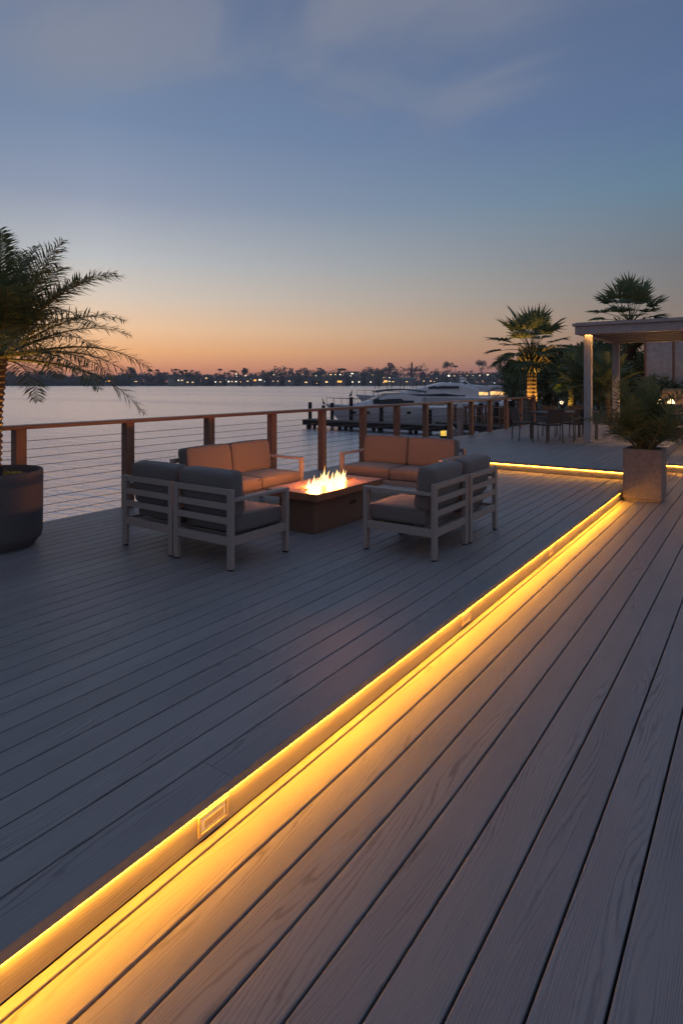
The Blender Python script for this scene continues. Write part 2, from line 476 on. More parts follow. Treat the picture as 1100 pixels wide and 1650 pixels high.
def far_tree(xi, d, h, rad, kind, label, group='tall trees standing out of the far shore'):
    x, y = D(xi, d); g = WZ + 7
    t = thing('tree', (x, y, g), 0, label, 'tree', group)
    MB().tube([(0, 0, 0), (.3, 0, h*.5), (0, .2, h*.92)], [.5, .4, .25], 5).build('trunk', M_pile, t)
    if kind == 'umbrella':
        c = [(R.uniform(-rad, rad)*.6, R.uniform(-rad, rad)*.6, h*.93) for _ in range(6)]; r = [(rad*.5, rad*.5, rad*.22)]*6
    elif kind == 'cypress':
        c = [(0, 0, h*(.25 + .12*j)) for j in range(7)]; r = [(rad*(1-.1*j), rad*(1-.1*j), h*.1) for j in range(7)]
    elif kind == 'palm':
        c = [(rad*.5*math.cos(j), rad*.5*math.sin(j), h*.95 - .3*(j % 2)) for j in range(8)]; r = [(rad*.5, rad*.5, rad*.22)]*8
    else:
        c = [(R.uniform(-rad, rad)*.6, R.uniform(-rad, rad)*.6, h*R.uniform(.5, .95)) for _ in range(8)]; r = [(rad*.5, rad*.5, rad*.4)]*8
    m = MB(); m.quads(leafquads(rng, np.array(c), np.array(r), 420, 1.7)); m.build('crown', M_ftree, t)
far_tree(549, 780, 15, 6, 'umbrella', 'umbrella-crowned tree rising highest left of the boats on the far shore')
far_tree(663, 850, 24, 2.6, 'cypress', 'narrow pencil-shaped cypress on the far shore behind the white cruiser')
far_tree(627, 830, 26, 8, 'round', 'broad round tree on the far shore between umbrella tree and cypress')
far_tree(733, 880, 22, 3.4, 'palm', 'tall palm on the far shore above the big yacht')
far_tree(720, 860, 26, 9, 'round', 'wide dark tree beside the tall far shore palm')
far_tree(776, 880, 30, 10, 'round', 'bulky tree on far shore hill just left of the lit fan palm')
far_tree(812, 880, 36, 12, 'round', 'tallest bulky tree on the far shore, half behind fan palm fronds')
far_tree(395, 780, 15, 5, 'round', 'small round tree on far shore above the left loveseat')
far_tree(210, 780, 17, 6, 'round', 'dark tree on the far shore just right of the potted palm fronds')
for xi, lab in ((243, 'leftmost small palm silhouette on the far shore'), (255, 'second small palm from the left on the far shore'), (282, 'small palm directly left of the pale two storey house'), (290, 'small palm over the pale two storey house roof'), (301, 'small palm directly right of the pale two storey house'), (355, 'small palm over the waterfront cottage with two lamps'), (378, 'rightmost small palm silhouette, over the brightly lit cottage')):
    far_tree(xi + R.uniform(-2, 2), 780, R.uniform(11, 15), 2.6, 'palm', lab, 'small palms on the far shore')

# houses on the far shore
M_hw = [mat('house_wall_a', (.30, .28, .27), .8, scale=.3), mat('house_wall_b', (.20, .20, .21), .8, scale=.3), mat('house_wall_c', (.42, .40, .38), .8, scale=.3)]
M_roofh = mat('house_roof', (.14, .13, .13), .8, scale=.4)
M_teal = mat('teal_roof', (.18, .30, .29), .7, scale=.4)
EM = {'w': emis('window_warm', (1, .62, .28), 1.7), 'y': emis('window_white', (1, .86, .62), 2.4), 'o': emis('window_orange', (1, .40, .08), 2.2), 'd': mat('window_dark', (.02, .025, .03), .15)}
def house(xi, d, wd, h, ground, wins, label, roof=None, wall=0, flat=False):
    x, y = D(xi, d)
    t = thing('house', (x, y, WZ + ground), YAW, label, 'house', 'houses on the far shore')
    MB().box(-wd/2, 0, -4, wd/2, 8, h).build('wall', M_hw[wall], t)
    r = MB()
    if flat: r.box(-wd/2 - .6, -.8, h, wd/2 + .6, 8.6, h + .5)
    else: r.rings([[(-wd/2-.6, -.8, h), (-wd/2-.6, 8.8, h), (-wd/2-.4, 4, h+2.2)], [(wd/2+.6, -.8, h), (wd/2+.6, 8.8, h), (wd/2+.4, 4, h+2.2)]])
    r.build('roof', roof or M_roofh, t)
    for (u, v, ww, hh, k) in wins:
        k2 = R.uniform(.55, .9); ww *= k2; hh *= R.uniform(.6, .9)
        MB().box(u*wd - ww/2, -.15, v*h - hh/2, u*wd + ww/2, .05, v*h + hh/2).build('window', EM[k], t)
HS = [
 (176, 4, 12, 5, [(0, .4, 5, 1.6, 'o'), (-.3, .4, 2, 1.4, 'w')], 'house with one orange window near the potted palm fronds', 0, 1, 0),
 (219, 4, 11, 4, [(0, .4, 4, 1.2, 'w')], 'low house with faint window on the left far shore', 0, 1, 0),
 (285, 5, 22, 7, [(-.3, .7, 3, 1.5, 'd'), (0, .7, 3, 1.5, 'd'), (.3, .3, 3, 1.5, 'w'), (.1, .3, 2, 1.5, 'y')], 'pale two storey house on the far shore above the near left sofa', 0, 2, 0),
 (306, 3, 14, 4, [(-.2, .4, 3, 1.5, 'w'), (.25, .4, 4, 1.5, 'w')], 'small lit house right of the pale two storey house', 0, 1, 0),
 (333, 7, 10, 5, [(0, .6, 4, 1.6, 'w')], 'house with a single lit window above small shore palms', 0, 0, 0),
 (352, 3, 12, 4, [(-.3, .5, 2, 1.6, 'y'), (.2, .5, 3, 1.4, 'w')], 'waterfront cottage with two lamps left of centre', 0, 1, 0),
 (374, 3, 14, 5, [(-.3, .5, 3, 1.8, 'y'), (0, .5, 2.4, 1.8, 'w'), (.35, .5, 2.6, 1.6, 'y')], 'brightly lit cottage above the left loveseat', 0, 0, 0),
 (396, 4, 12, 4, [(.2, .5, 3, 1.4, 'w')], 'dim cottage just right of the brightly lit one', 0, 1, 0),
 (415, 4, 16, 6, [(-.2, .5, 5, 2.4, 'o'), (.2, .6, 4, 2, 'y')], 'house with orange glow and bright window above left railing posts', 0, 0, 0),
 (443, 4, 12, 4, [(-.2, .5, 2, 1.6, 'w'), (.3, .5, 2.4, 1.6, 'w')], 'low house with two warm windows mid shore', 0, 1, 0),
 (466, 4, 12, 4, [(0, .5, 3, 1.6, 'w')], 'low house with one wide warm window mid shore', 0, 0, 0),
 (493, 3, 12, 4, [(0, .4, 4, 1.8, 'w')], 'waterside house left of the dock piling tips', 0, 1, 0),
 (515, 11, 16, 5, [(-.3, .5, 2, 1.6, 'y'), (.3, .5, 3, 1.6, 'w')], 'hillside house with pale windows above the dock end', 0, 2, 0),
 (526, 3, 14, 4, [(0, .5, 5, 2, 'w')], 'waterside house below the hillside house with pale windows', 0, 1, 0),
 (547, 3, 14, 5, [(0, .5, 7, 3, 'o')], 'house glowing orange across its whole front left of the cruiser', 0, 0, 0),
 (540, 12, 20, 5, [(-.3, .6, 4, 1.6, 'w'), (0, .6, 3, 1.6, 'w'), (.35, .6, 3, 1.6, 'y')], 'wide terrace house up the hill below the umbrella tree', 0, 2, 1),
 (569, 13, 16, 6, [(-.1, .6, 4, 2, 'y')], 'pale hillside house right of the umbrella tree', 0, 2, 1),
 (573, 3, 14, 4, [(-.3, .5, 2, 1.8, 'y'), (.3, .5, 2, 1.8, 'y')], 'waterside house with two white lamps above the cruiser bow', 0, 1, 0),
 (599, 12, 16, 5, [(0, .6, 5, 1.5, 'w')], 'hillside house above the cruiser cabin', 0, 2, 1),
 (597, 3, 12, 4, [(0, .5, 2.4, 2, 'y')], 'waterside house with one white lamp above the cruiser', 0, 1, 0),
 (621, 3, 14, 5, [(0, .6, 5, 3, 'o'), (.35, .6, 2, 2, 'y')], 'house with bright orange porch behind the cruiser', 0, 0, 0),
 (646, 4, 38, 5, [(-.3, .3, 4, 1.2, 'w'), (.2, .3, 3, 1.2, 'w')], 'long low hall with teal roof on the far shore', 1, 0, 0),
 (688, 4, 16, 5, [(-.3, .5, 3, 1.6, 'w'), (.3, .5, 3, 1.6, 'w')], 'dim house between the teal hall and the marina hall', 0, 1, 0),
 (710, 8, 20, 5, [(-.3, .5, 3, 1.6, 'y'), (.1, .5, 4, 1.2, 'w')], 'house with bright lamp beside the marina hall', 0, 0, 0),
 (742, 8, 46, 9, [(-.4, .75, 5, 2.4, 'y'), (-.2, .75, 4, 2, 'w'), (0, .8, 5, 2, 'w'), (.2, .8, 4, 2, 'w'), (.35, .3, 5, 2, 'y'), (-.3, .3, 4, 1.6, 'w'), (0, .3, 6, 1.6, 'w')], 'large brightly lit marina hall on the right far shore', 0, 2, 1),
 (780, 11, 26, 7, [(-.3, .8, 3, 1.5, 'w'), (.2, .8, 4, 1.5, 'y'), (0, .3, 4, 1.5, 'w')], 'two storey house half hidden by the lit fan palm', 0, 2, 1),
 (806, 14, 20, 6, [(0, .6, 5, 1.5, 'd')], 'pale hillside house behind the lit fan palm fronds', 0, 2, 1),
]
for (xi, g, wd, h, wins, lab, rf, wl, fl) in HS:
    house(xi, shore_dist(xi) - 4 + g*1.5 + (0 if g < 6 else 30), wd, h, g, wins, lab, M_teal if rf else None, wl, bool(fl))

# small lamps along the far shore
EL = [emis('shore_lamp_a', (1, .80, .55), 5), emis('shore_lamp_b', (1, .50, .16), 5), emis('shore_lamp_c', (.85, .92, 1), 4)]
for k in range(34):
    xi = R.choice((R.gauss(590, 45), R.gauss(745, 30), R.uniform(300, 830), R.gauss(380, 25))); 
    if xi > 835: xi = 800
    d = shore_dist(xi) - 2 + R.uniform(0, 10); x, y = D(xi, d); hh = R.uniform(2.2, 7) if k % 3 else R.uniform(8, 15)
    nm = ('white', 'amber', 'bluish')[k % 3]; wh = 'left of the cruiser' if xi < 535 else 'above the cruiser' if xi < 660 else 'around the marina hall' if xi < 770 else 'left of the lit palm'
    t = thing('shore_lamp', (x, y, WZ+.2), 0, 'tiny %s lamp point on the far shore, %s' % (nm, wh), 'lamp', '%s lamp points on the far shore %s' % (nm, wh))
    q = R.uniform(.28, .6)
    MB().tube([(0, 0, -1), (0, 0, hh)], .12, 5).build('pole', M_pile, t)
    MB().lathe([(q*.5, hh), (q, hh+q*.7), (q*.5, hh+q*1.4)], 8).build('lamp_head', EL[k % 3], t)

# near land on the right with garden
mb = MB()
edge = [(-6.55, 21.2), (-7.2, 23.5), (-9.6, 28.4), (-10.6, 33), (-20.5, 60), (-35, 100), (-75, 210), (-110, 300), (-60, 420), (200, 420), (200, 21.2)]
top = [(x, y, .02) for x, y in edge]; bot = [(x - .0, y, -2.5) for x, y in edge]
mb._add(top + bot, [tuple(range(len(edge)-1, -1, -1))] + [(i, i+len(edge), (i+1) % len(edge) + len(edge), (i+1) % len(edge)) for i in range(len(edge))])
tag(mb.build('garden_ground', M_ground), kind='structure')

# ------------------------------------------------------------------ decks
def boards(mb, xs, y0, y1, ztop, thick=.026, gap=.006, seglen=26, bev=.003, rr=None):
    """xs: list of gap centres; boards run along Y between neighbours"""
    for a, b in zip(xs[:-1], xs[1:]):
        x0, x1 = min(a, b) + gap/2, max(a, b) - gap/2
        y = y0 - R.uniform(0, seglen)
        while y < y1:
            ya, yb = max(y, y0), min(y + seglen, y1)
            if yb - ya > .02:
                mb.cur = R.random()
                pr = [(x0, ztop-thick), (x1, ztop-thick), (x1, ztop-bev), (x1-bev*.35, ztop-bev*.3), (x1-bev, ztop), (x0+bev, ztop), (x0+bev*.35, ztop-bev*.3), (x0, ztop-bev)]
                mb.rings([[(px, ya+.001, pz) for px, pz in pr], [(px, yb-.001, pz) for px, pz in pr]])
            y += seglen
EDGE, RISER = -1.659, -1.690
# upper (fire pit) deck
K = .1446
xs = [EDGE - .030 - K * i for i in range(0, 33)]
xs = [x for x in xs if x > -6.42] + [-6.45]
mb = MB(); boards(mb, xs[1:], -6, 10.32, 0, gap=.0085)
boards(mb, [EDGE, xs[1]], -6, 10.32, 0, thick=.04)
tag(mb.build('firepit_deck', M_deck, attr=True), kind='structure')
# lower deck, board edges as measured
ks = [1.6925, 1.645, 1.492, 1.345, 1.197, 1.036, .868, .693, .518, .343]
xs = [-k for k in ks]
while xs[-1] < 3.6: xs.append(xs[-1] + .175)
mb = MB(); boards(mb, xs, -4, 12.97, -.17, gap=.009, bev=.004)
tag(mb.build('lower_deck', M_deck, attr=True), kind='structure')
# far deck and the side terrace
xs = [EDGE - .0 - K * i for i in range(0, 33)]
xs = [x for x in xs if x > -6.42] + [-6.45]
mb = MB(); boards(mb, xs, 10.30, 21.3, .15, thick=.04)
tag(mb.build('far_deck', M_deck, attr=True), kind='structure')
xs = [EDGE + .006 + K * i for i in range(0, 70)]
mb = MB(); boards(mb, xs, 12.93, 21.3, 0, thick=.04)
tag(mb.build('side_terrace', M_deck, attr=True), kind='structure')
# terrace beyond, stone
mb = MB(); mb.box(-6.2, 21.3, -.3, 14, 34, .14)
tag(mb.build('garden_path', mat('terrace_stone', (.20, .18, .17), .8, scale=3)), kind='structure')
# supports below
mb = MB()
mb.box(-6.40, -6, -.36, -1.75, 10.2, -.032)
mb.box(-1.74, -4, -.36, 3.6, 12.9, -.21)
mb.box(-6.40, 10.36, -.36, -1.70, 21.25, .105)
mb.box(-1.64, 13.0, -.36, 8.4, 21.25, -.045)
for i in range(9):
    for x in (-6.2, -3.9, -1.9):
        mb.box(x-.1, -5 + 3*i, -3, x+.1, -4.8 + 3*i, -.36)
tag(mb.build('deck_framing', M_dark), kind='structure')

# risers (each a board under the nosing), in world axes
def riser(x0, y0, x1, y1, z0, z1):
    mb = MB(); mb.cur = .37
    mb.box(min(x0, x1), min(y0, y1), z0, max(x0, x1), max(y0, y1), z1)
    return tag(mb.build('step_riser', M_deck, attr=True), kind='structure')
riser(RISER-.02, -4, RISER, 10.3, -.168, -.041)
riser(RISER-.04, -4, RISER-.0215, 10.3, -.168, -.041)
# far risers run across: grain rotated by building them along Y and turning
def riser_x(x0, x1, y, z0, z1):
    mb = MB(); mb.cur = .61
    mb.box(0, 0, z0, .02, x1 - x0, z1)
    o = mb.build('step_riser', M_deck, attr=True); o.location = (x0, y+.02, 0); o.rotation_euler = (0, 0, -math.pi/2)
    tag(o, kind='structure')
riser_x(-6.42, EDGE-.002, 10.335, .0015, .109)
riser_x(EDGE+.002, 8.4, 12.965, -.168, -.041)
riser(EDGE-.022, 10.36, EDGE-.002, 21.3, -.168, .109)

def led(x0, y0, z0, x1, y1, z1, label, m=M_led):
    t = thing('light_strip', ((x0+x1)/2, (y0+y1)/2, z0), 0, label, 'light strip', 'light strips under the steps')
    cx_, cy_ = (x0+x1)/2, (y0+y1)/2
    o = MB().box(x0-cx_, y0-cy_, 0, x1-cx_, y1-cy_, z1-z0).build('diffuser', m, t)
    if x1 - x0 < y1 - y0:
        MB().box(x0-cx_, y0-cy_, z1-z0+.0005, x1-cx_, y1-cy_, z1-z0+.003).build('channel', M_brass, t)
    else:
        MB().box(x0-cx_, y0-cy_, z1-z0+.0005, x1-cx_, y1-cy_, z1-z0+.003).build('channel', M_brass, t)
    return t
led(RISER+.0015, -4, -.0505, RISER+.0175, 9.34, -.0435, 'long amber light strip under the diagonal step edge in front')
led(-6.3, 10.322, .099, EDGE-.01, 10.329, .106, 'amber light strip under the far step behind the right sofa', M_led2)
led(EDGE+.02, 12.952, -.052, 6, 12.959, -.045, 'short amber light strip right of the square planter', M_led2)

# step lights on the riser
def steplight(xi, label):
    z = 981 * 2.047 / (1230 - xi)
    y = (z + SA * RISER) / CA
    t = thing('step_light', (RISER, y, -.148), 0, label, 'step light', 'step lights on the diagonal riser')
    L2, H = .075, .075
    m = MB()
    m.box(.0005, -L2, 0, .008, L2, .010); m.box(.0005, -L2, H-.010, .008, L2, H)
    m.box(.0005, -L2, .0101, .008, -L2+.012, H-.0101); m.box(.0005, L2-.012, .0101, .008, L2, H-.0101)
    m.build('frame', M_brass, t, bevel=.002)
    MB().box(.0004, -L2+.0145, .0125, .004, L2-.0145, H-.0125).build('lens', M_lens, t, bevel=.001)
    MB().box(.0042, -L2+.03, .022, .0065, L2-.026, .05).build('louvre', M_brass, t, bevel=.002)
for xi, lab in ((347, 'nearest rectangular brass step light, large on the lit riser'), (752, 'middle brass step light on the diagonal riser'), (888, 'farthest brass step light, close to the square planter')):
    steplight(xi, lab)

# ------------------------------------------------------------------ railing
t = thing('deck_railing', (-6.345, 3.287, 0), 0, 'wooden railing with steel cables along the water edge of the deck', 'railing')
for k in range(-6, 14):
    y = 1.318 * k
    b = .0 if y + 3.287 < 10.3 else .15
    MB().box(-.055, y-.055, b+.001, .055, y+.055, 1.028).build('post', M_post, t, bevel=.004)
ya, yb = -6*1.318 - .4, 13*1.318 + .06
MB().box(-.085, ya, 1.030, .085, yb, 1.072).build('top_rail', M_cap, t, bevel=.006)
for j in range(10):
    z = .11 + .088 * j
    MB().tube([(0, ya + .3, z + (.0 if z > .3 else 0)), (0, (ya+yb)/2, z), (0, yb-.06, z)], .0034, 5).build('cable', M_cable, t, smooth=True)

# ------------------------------------------------------------------ sofas
def back_frame_mb(w, h0=.205):
    m = MB(); W = w/2
    for (za, zb) in ((.605, .655), (.485, .537), (.370, .423)):
        m.box(-W+.056, .004, za, W-.056, .030, zb)
    return m
def sofa(name, w, seats, arms, loc, rz, label, cat, group, cm, depth=.72):
    t = thing(name, loc, rz, label, cat, group)
    W = w/2; l = .055
    for sx_ in (-1, 1):
        xo = (-W, -W+l) if sx_ < 0 else (W-l, W)
        lg = MB().box(xo[0], 0, .013, xo[1], l*.72, .655).build('leg', M_frame, t, bevel=.004)
        MB().box(xo[0]+.006, .006, .001, xo[1]-.006, l*.72-.006, .0125).build('foot', M_black, lg)
        hgt = .548 if sx_ in arms else .199
        lg = MB().box(xo[0], depth-l*.72, .013, xo[1], depth, hgt).build('leg', M_frame, t, bevel=.004)
        MB().box(xo[0]+.006, depth-l*.72+.006, .001, xo[1]-.006, depth-.006, .0125).build('foot', M_black, lg)
        if sx_ in arms:
            MB().box(xo[0]-.001, l*.72+.001, .550 - .0, xo[1]+.001, depth+.003, .577).build('armrest', M_frame, t, bevel=.004)
    m = MB()
    m.box(-W+l+.001, .004, .200, W-l-.001, .034, .268); m.box(-W+l+.001, depth-.036, .200, W-l-.001, depth-.004, .268)
    m.box(-W+.006, l*.72+.001, .200, -W+.044, depth-l*.72-.001, .268); m.box(W-.044, l*.72+.001, .200, W-.006, depth-l*.72-.001, .268)
    for k in range(6): m.box(-W+.045, .08+.1*k, .225, W-.045, .14+.1*k, .245)
    m.build('seat_frame', M_frame, t, bevel=.003)
    back_frame_mb(w).build('back_frame', M_frame, t, bevel=.003)
    inner0 = -W + (.062 if -1 in arms else .012); inner1 = W - (.062 if 1 in arms else .012)
    sw = (inner1 - inner0) / seats
    for s_ in range(seats):
        a, b = inner0 + sw*s_ + .004, inner0 + sw*(s_+1) - .004
        sc_o = MB().cushion(a, .12, .270, b, depth-.005, .408, r=.032, puff=(.003, .006, .014)).build('seat_cushion', cm, t, smooth=True)
        Mx = Matrix.Translation((0, .085, .392)) @ Matrix.Rotation(math.radians(8), 4, 'X')
        bc_o = MB().cushion(a, .0, .0, b, .165, .375, r=.04, puff=(.004, .016, .010), M=Mx).build('back_cushion', cm, t, smooth=True)
        # piping seams
        for cu, (x0_, y0_, z_, x1_, y1_), mm in ((sc_o, (a, .12, .400, b, depth-.005), None), (bc_o, (a, .0, 0, b, .375), Mx)):
            q = .009
            if mm is None: loop = [(x0_+q, y0_+q, z_), (x0_+q, y1_-q, z_), (x1_-q, y1_-q, z_), (x1_-q, y0_+q, z_)]
            else: loop = [tuple(mm @ Vector(p)) for p in ((a+.012, .157, .012), (a+.012, .157, .365), (b-.012, .157, .365), (b-.012, .157, .012))]
            cx4 = [Vector(p) for p in loop]; pts_ = []
            for i_ in range(4):
                p0, p1, p2 = cx4[i_-1], cx4[i_], cx4[(i_+1) % 4]
                e0 = (p0-p1).normalized()*.03; e1_ = (p2-p1).normalized()*.03
                pts_ += [tuple(p1+e0), tuple(p1+(e0+e1_)*.29), tuple(p1+e1_)]
            pts_.append(pts_[0])
            MB().tube(pts_, .0045, 6).build('piping', cm, cu, smooth=True)
    return t
# A: two one-armed seats with their backs to the camera (facing +Y)
gA = 'one-armed seats of the left pair'; gB = 'one-armed seats of the right pair'
# local +x is right of the seat when looking from behind
sofa('sofa_seat', .70, 1, (1,), (-3.835, 3.49, 0), 0, 'charcoal one-armed seat with slatted back, right one of the near left pair', 'sofa', gA, M_cushd)
sofa('sofa_seat', .70, 1, (-1,), (-4.560, 3.50, 0), 0, 'charcoal one-armed seat nearest the big round pot, left one of the near left pair', 'sofa', gA, M_cushd)
# B: facing -X (rotate +90deg: local +y -> -x, local +x -> +y)
sofa('sofa_seat', .70, 1, (-1,), (-2.27, 5.005, 0), math.pi/2, 'one-armed seat of the right pair nearest the camera, arm toward viewer', 'sofa', gB, M_cush)
sofa('sofa_seat', .70, 1, (1,), (-2.26, 5.735, 0), math.pi/2, 'one-armed seat of the right pair farther away, beside the far step light', 'sofa', gB, M_cush)
# C: facing +X, back to the railing
sofa('loveseat', 1.52, 2, (-1, 1), (-5.49, 5.29, 0), -math.pi/2, 'two-seat sofa in firelight with its back to the railing', 'sofa', 'loveseats by the fire', M_cush)
# D: facing -Y
sofa('loveseat', 1.52, 2, (-1, 1), (-3.95, 7.47, 0), math.pi, 'two-seat sofa in firelight facing the camera behind the fire table', 'sofa', 'loveseats by the fire', M_cush)

# ------------------------------------------------------------------ fire table
TX, TY = -3.905, 5.36
t = thing('fire_table', (TX, TY, 0), 0, 'low rectangular copper-brown fire table burning in the middle of the sofas', 'fire table')
MB().box(-.23, -.53, .002, .23, .53, .345).build('base', M_corten, t, bevel=.006)
m = MB()
# top with a slot
m.box(-.33, -.625, .350, -.075, .625, .42); m.box(.075, -.625, .350, .33, .625, .42)
m.box(-.0749, -.625, .350, .0749, -.46, .42); m.box(-.0749, .46, .350, .0749, .625, .42)
m.build('table_top', M_copper, t)
MB().box(-.0745, -.4595, .360, .0745, .4595, .385).build('burner_tray', M_black, t)
m = MB()
for k in range(120):
    r_ = R.uniform(.010, .020); x = R.uniform(-.055, .055); y = R.uniform(-.44, .44)
    m.lathe([(r_*.5, .385), (r_, .390+r_*.4), (r_*.5, .392+r_)], 5, x, y)
tag(m.build('lava_rock', M_black, t), kind='stuff')
M_plate = mat('dark_plate', (.05, .035, .03), .4, metallic=.6)
m = MB(); m.box(.2305, -.10+.2, .20, .235, .02+.2, .235); m.build('control_knob', M_plate, t, bevel=.002)

def flame_mat():
    m = bpy.data.materials.new('flame'); m.use_nodes = True
    tt = m.node_tree; tt.nodes.clear(); nn = tt.nodes.new; ll = tt.links.new
    tcn = nn('ShaderNodeTexCoord'); sp = nn('ShaderNodeSeparateXYZ'); ll(tcn.outputs['Object'], sp.inputs[0])
    r = nn('ShaderNodeValToRGB'); cr = r.color_ramp
    mrn = nn('ShaderNodeMapRange'); mrn.inputs[1].default_value = 0; mrn.inputs[2].default_value = .33
    ns = nn('ShaderNodeTexNoise'); ns.inputs['Scale'].default_value = 22
    ll(tcn.outputs['Object'], ns.inputs['Vector'])
    ad = nn('ShaderNodeMath'); ad.operation = 'MULTIPLY_ADD'; ll(ns.outputs[0], ad.inputs[0]); ad.inputs[1].default_value = .06; ll(sp.outputs[2], ad.inputs[2])
    ll(ad.outputs[0], mrn.inputs[0]); ll(mrn.outputs[0], r.inputs[0])
    cr.elements[0].position = 0; cr.elements[0].color = (1, .74, .40, 1)
    cr.elements[1].position = 1; cr.elements[1].color = (1, .20, .015, 1)
    e1 = cr.elements.new(.5); e1.color = (1, .62, .24, 1)
    e1 = cr.elements.new(.78); e1.color = (1, .36, .05, 1)
    st = nn('ShaderNodeMapRange'); st.inputs[1].default_value = .06; st.inputs[2].default_value = .95; st.inputs[3].default_value = 3.0; st.inputs[4].default_value = .9
    ll(mrn.outputs[0], st.inputs[0])
    e = nn('ShaderNodeEmission'); ll(r.outputs[0], e.inputs[0]); ll(st.outputs[0], e.inputs[1])
    tr = nn('ShaderNodeBsdfTransparent'); mxs = nn('ShaderNodeMixShader')
    al = nn('ShaderNodeMapRange'); al.inputs[1].default_value = .45; al.inputs[2].default_value = 1.05; al.inputs[3].default_value = .95; al.inputs[4].default_value = .18
    ll(mrn.outputs[0], al.inputs[0])
    ll(al.outputs[0], mxs.inputs[0]); ll(tr.outputs[0], mxs.inputs[1]); ll(e.outputs[0], mxs.inputs[2])
    o = nn('ShaderNodeOutputMaterial'); ll(mxs.outputs[0], o.inputs[0])
    return m
M_flame = flame_mat()
def tongue(mb, x, y, h, r, rr):
    pts, rad = [], []
    ph = rr.uniform(0, 6); amp = rr.uniform(.006, .022); lx, ly = rr.uniform(-.03, .03), rr.uniform(-.035, .05)
    for i in range(13):
        u = i/12
        pts.append((x + lx*u*u + amp*math.sin(ph + u*5)*u, y + ly*u*u + amp*math.cos(ph + u*6)*u, h*u))
        rad.append(r * max(.012, (math.sin(math.pi*min(1, u*1.6+.22))*.5 + .55) * (1-u)**.85))
    mb.tube(pts, rad, 10)
rr = random.Random(4)
for c, (fy, fh) in enumerate(((-.24, .18), (-.01, .25), (.21, .21))):
    t = thing('flame', (TX, TY + fy, .395), 0, ('lowest flame cluster at the near end of the burner', 'tallest flame cluster in the middle of the burner', 'flame cluster at the far end of the burner')[c], 'flame', 'flames of the fire table')
    m = MB()
    for k in range(6):
        yy = rr.uniform(-.075, .085); hh = fh * (1 - abs(yy)/.13*.55) * rr.uniform(.65, 1.1)
        tongue(m, rr.uniform(-.03, .03), yy, hh, rr.uniform(.026, .042), rr)
    for k in range(4):
        yy = -.055 + .037*k; tongue(m, rr.uniform(-.02, .02), yy, fh*rr.uniform(.5, .68), .044, rr)
    o = m.build('tongues', M_flame, t, smooth=True)
    ld = bpy.data.lights.new('fire_glow', 'POINT'); ld.energy = 56; ld.color = (1, .30, .075); ld.shadow_soft_size = .07
    lo = bpy.data.objects.new('fire_glow', ld); COL.objects.link(lo); lo.parent = t; lo.location = (0, 0, .07)

# ------------------------------------------------------------------ planters
px, py = -5.86, 2.80
t = thing('round_planter', (px, py, 0), 0, 'large round charcoal stone pot at the left edge of the picture', 'planter')
m = MB()
m.lathe([(.345, .0), (.36, .03), (.402, .075), (.412, .12), (.416, .40), (.418, .66), (.417, .69), (.41, .70), (.395, .70), (.385, .69), (.38, .60)], 64, cap=False)
m.build('pot', M_pot, t, smooth=True)
MB().lathe([(.30, .60), (.385, .605), (.37, .635), (.15, .66), (.02, .665)], 32).build('soil', M_soil, t, smooth=True)

sqx, sqy = -1.415, 9.72
t = thing('square_planter', (sqx, sqy, -.17), 0, 'square light concrete planter at the end of the glowing step', 'planter')
m = MB(); q = .25; H = .745
def sq(r_, z): return [(-r_, -r_, z), (r_, -r_, z), (r_, r_, z), (-r_, r_, z)]
m.rings([sq(q-.022, .002), sq(q-.022, .035), sq(q, .040), sq(q, H), sq(q-.04, H), sq(q-.04, H-.07)], cap=False)
m.build('box', M_stone, t, bevel=.006)
MB().box(-q+.0405, -q+.0405, .5, q-.0405, q-.0405, H-.05).build('soil', M_soil, t)

# ------------------------------------------------------------------ palms
def frond(mb, rmb, base, az, el, Lf, droop, nl, ll_, rr, w=.016, curl=0, start=.18, lift=.2, hang=.25, plume=.12):
    """pinnate frond: rachis curve + leaflets"""
    d = Vector((math.cos(az)*math.cos(el), math.sin(az)*math.cos(el), math.sin(el)))
    p = Vector(base); pts = [p.copy()]; dirs = [d.copy()]
    n = 14
    for i in range(n):
        g = droop * ((i+1)/n) ** 1.3 / n
        d = (d + Vector((0, 0, -1)) * g * 2.2 + Vector((-math.sin(az), math.cos(az), 0)) * curl / n).normalized()
        p = p + d * (Lf / n); pts.append(p.copy()); dirs.append(d.copy())
    rmb.tube(pts, [max(.0022, .011*(1-i/n)*Lf) for i in range(n+1)], 4)
    for k in range(nl):
        u = start + (1-start) * (k + .5) / nl
        f = u * n; i = min(int(f), n-1); q = pts[i].lerp(pts[i+1], f - i); dd = dirs[i].lerp(dirs[i+1], f-i).normalized()
        side = dd.cross(Vector((0, 0, 1)))
        if side.length < .05: side = Vector((math.sin(az), -math.cos(az), 0))
        side.normalize(); upv = side.cross(dd).normalized()
        ln = ll_ * (math.sin(math.pi * min(1, .18 + .82*u)) ** .6 * .85 + .15) * rr.uniform(.85, 1.1)
        for sg in (-1, 1):
            a_ = rr.uniform(.55, .85)
            ld = (side*sg*math.cos(a_) + dd*math.sin(a_) + upv * (lift + rr.uniform(-plume, plume))).normalized()
            wv = ld.cross(upv).normalized() * w * .5
            m1 = q + ld * ln * .5
            ld2 = (ld + Vector((0, 0, -1)) * hang * rr.uniform(.5, 1.6)).normalized()
            e_ = m1 + ld2 * ln * .5
            mb._add([tuple(q - wv*.5), tuple(q + wv*.5), tuple(m1 + wv), tuple(m1 - wv), tuple(e_)], [(0, 1, 2, 3), (3, 2, 4)])

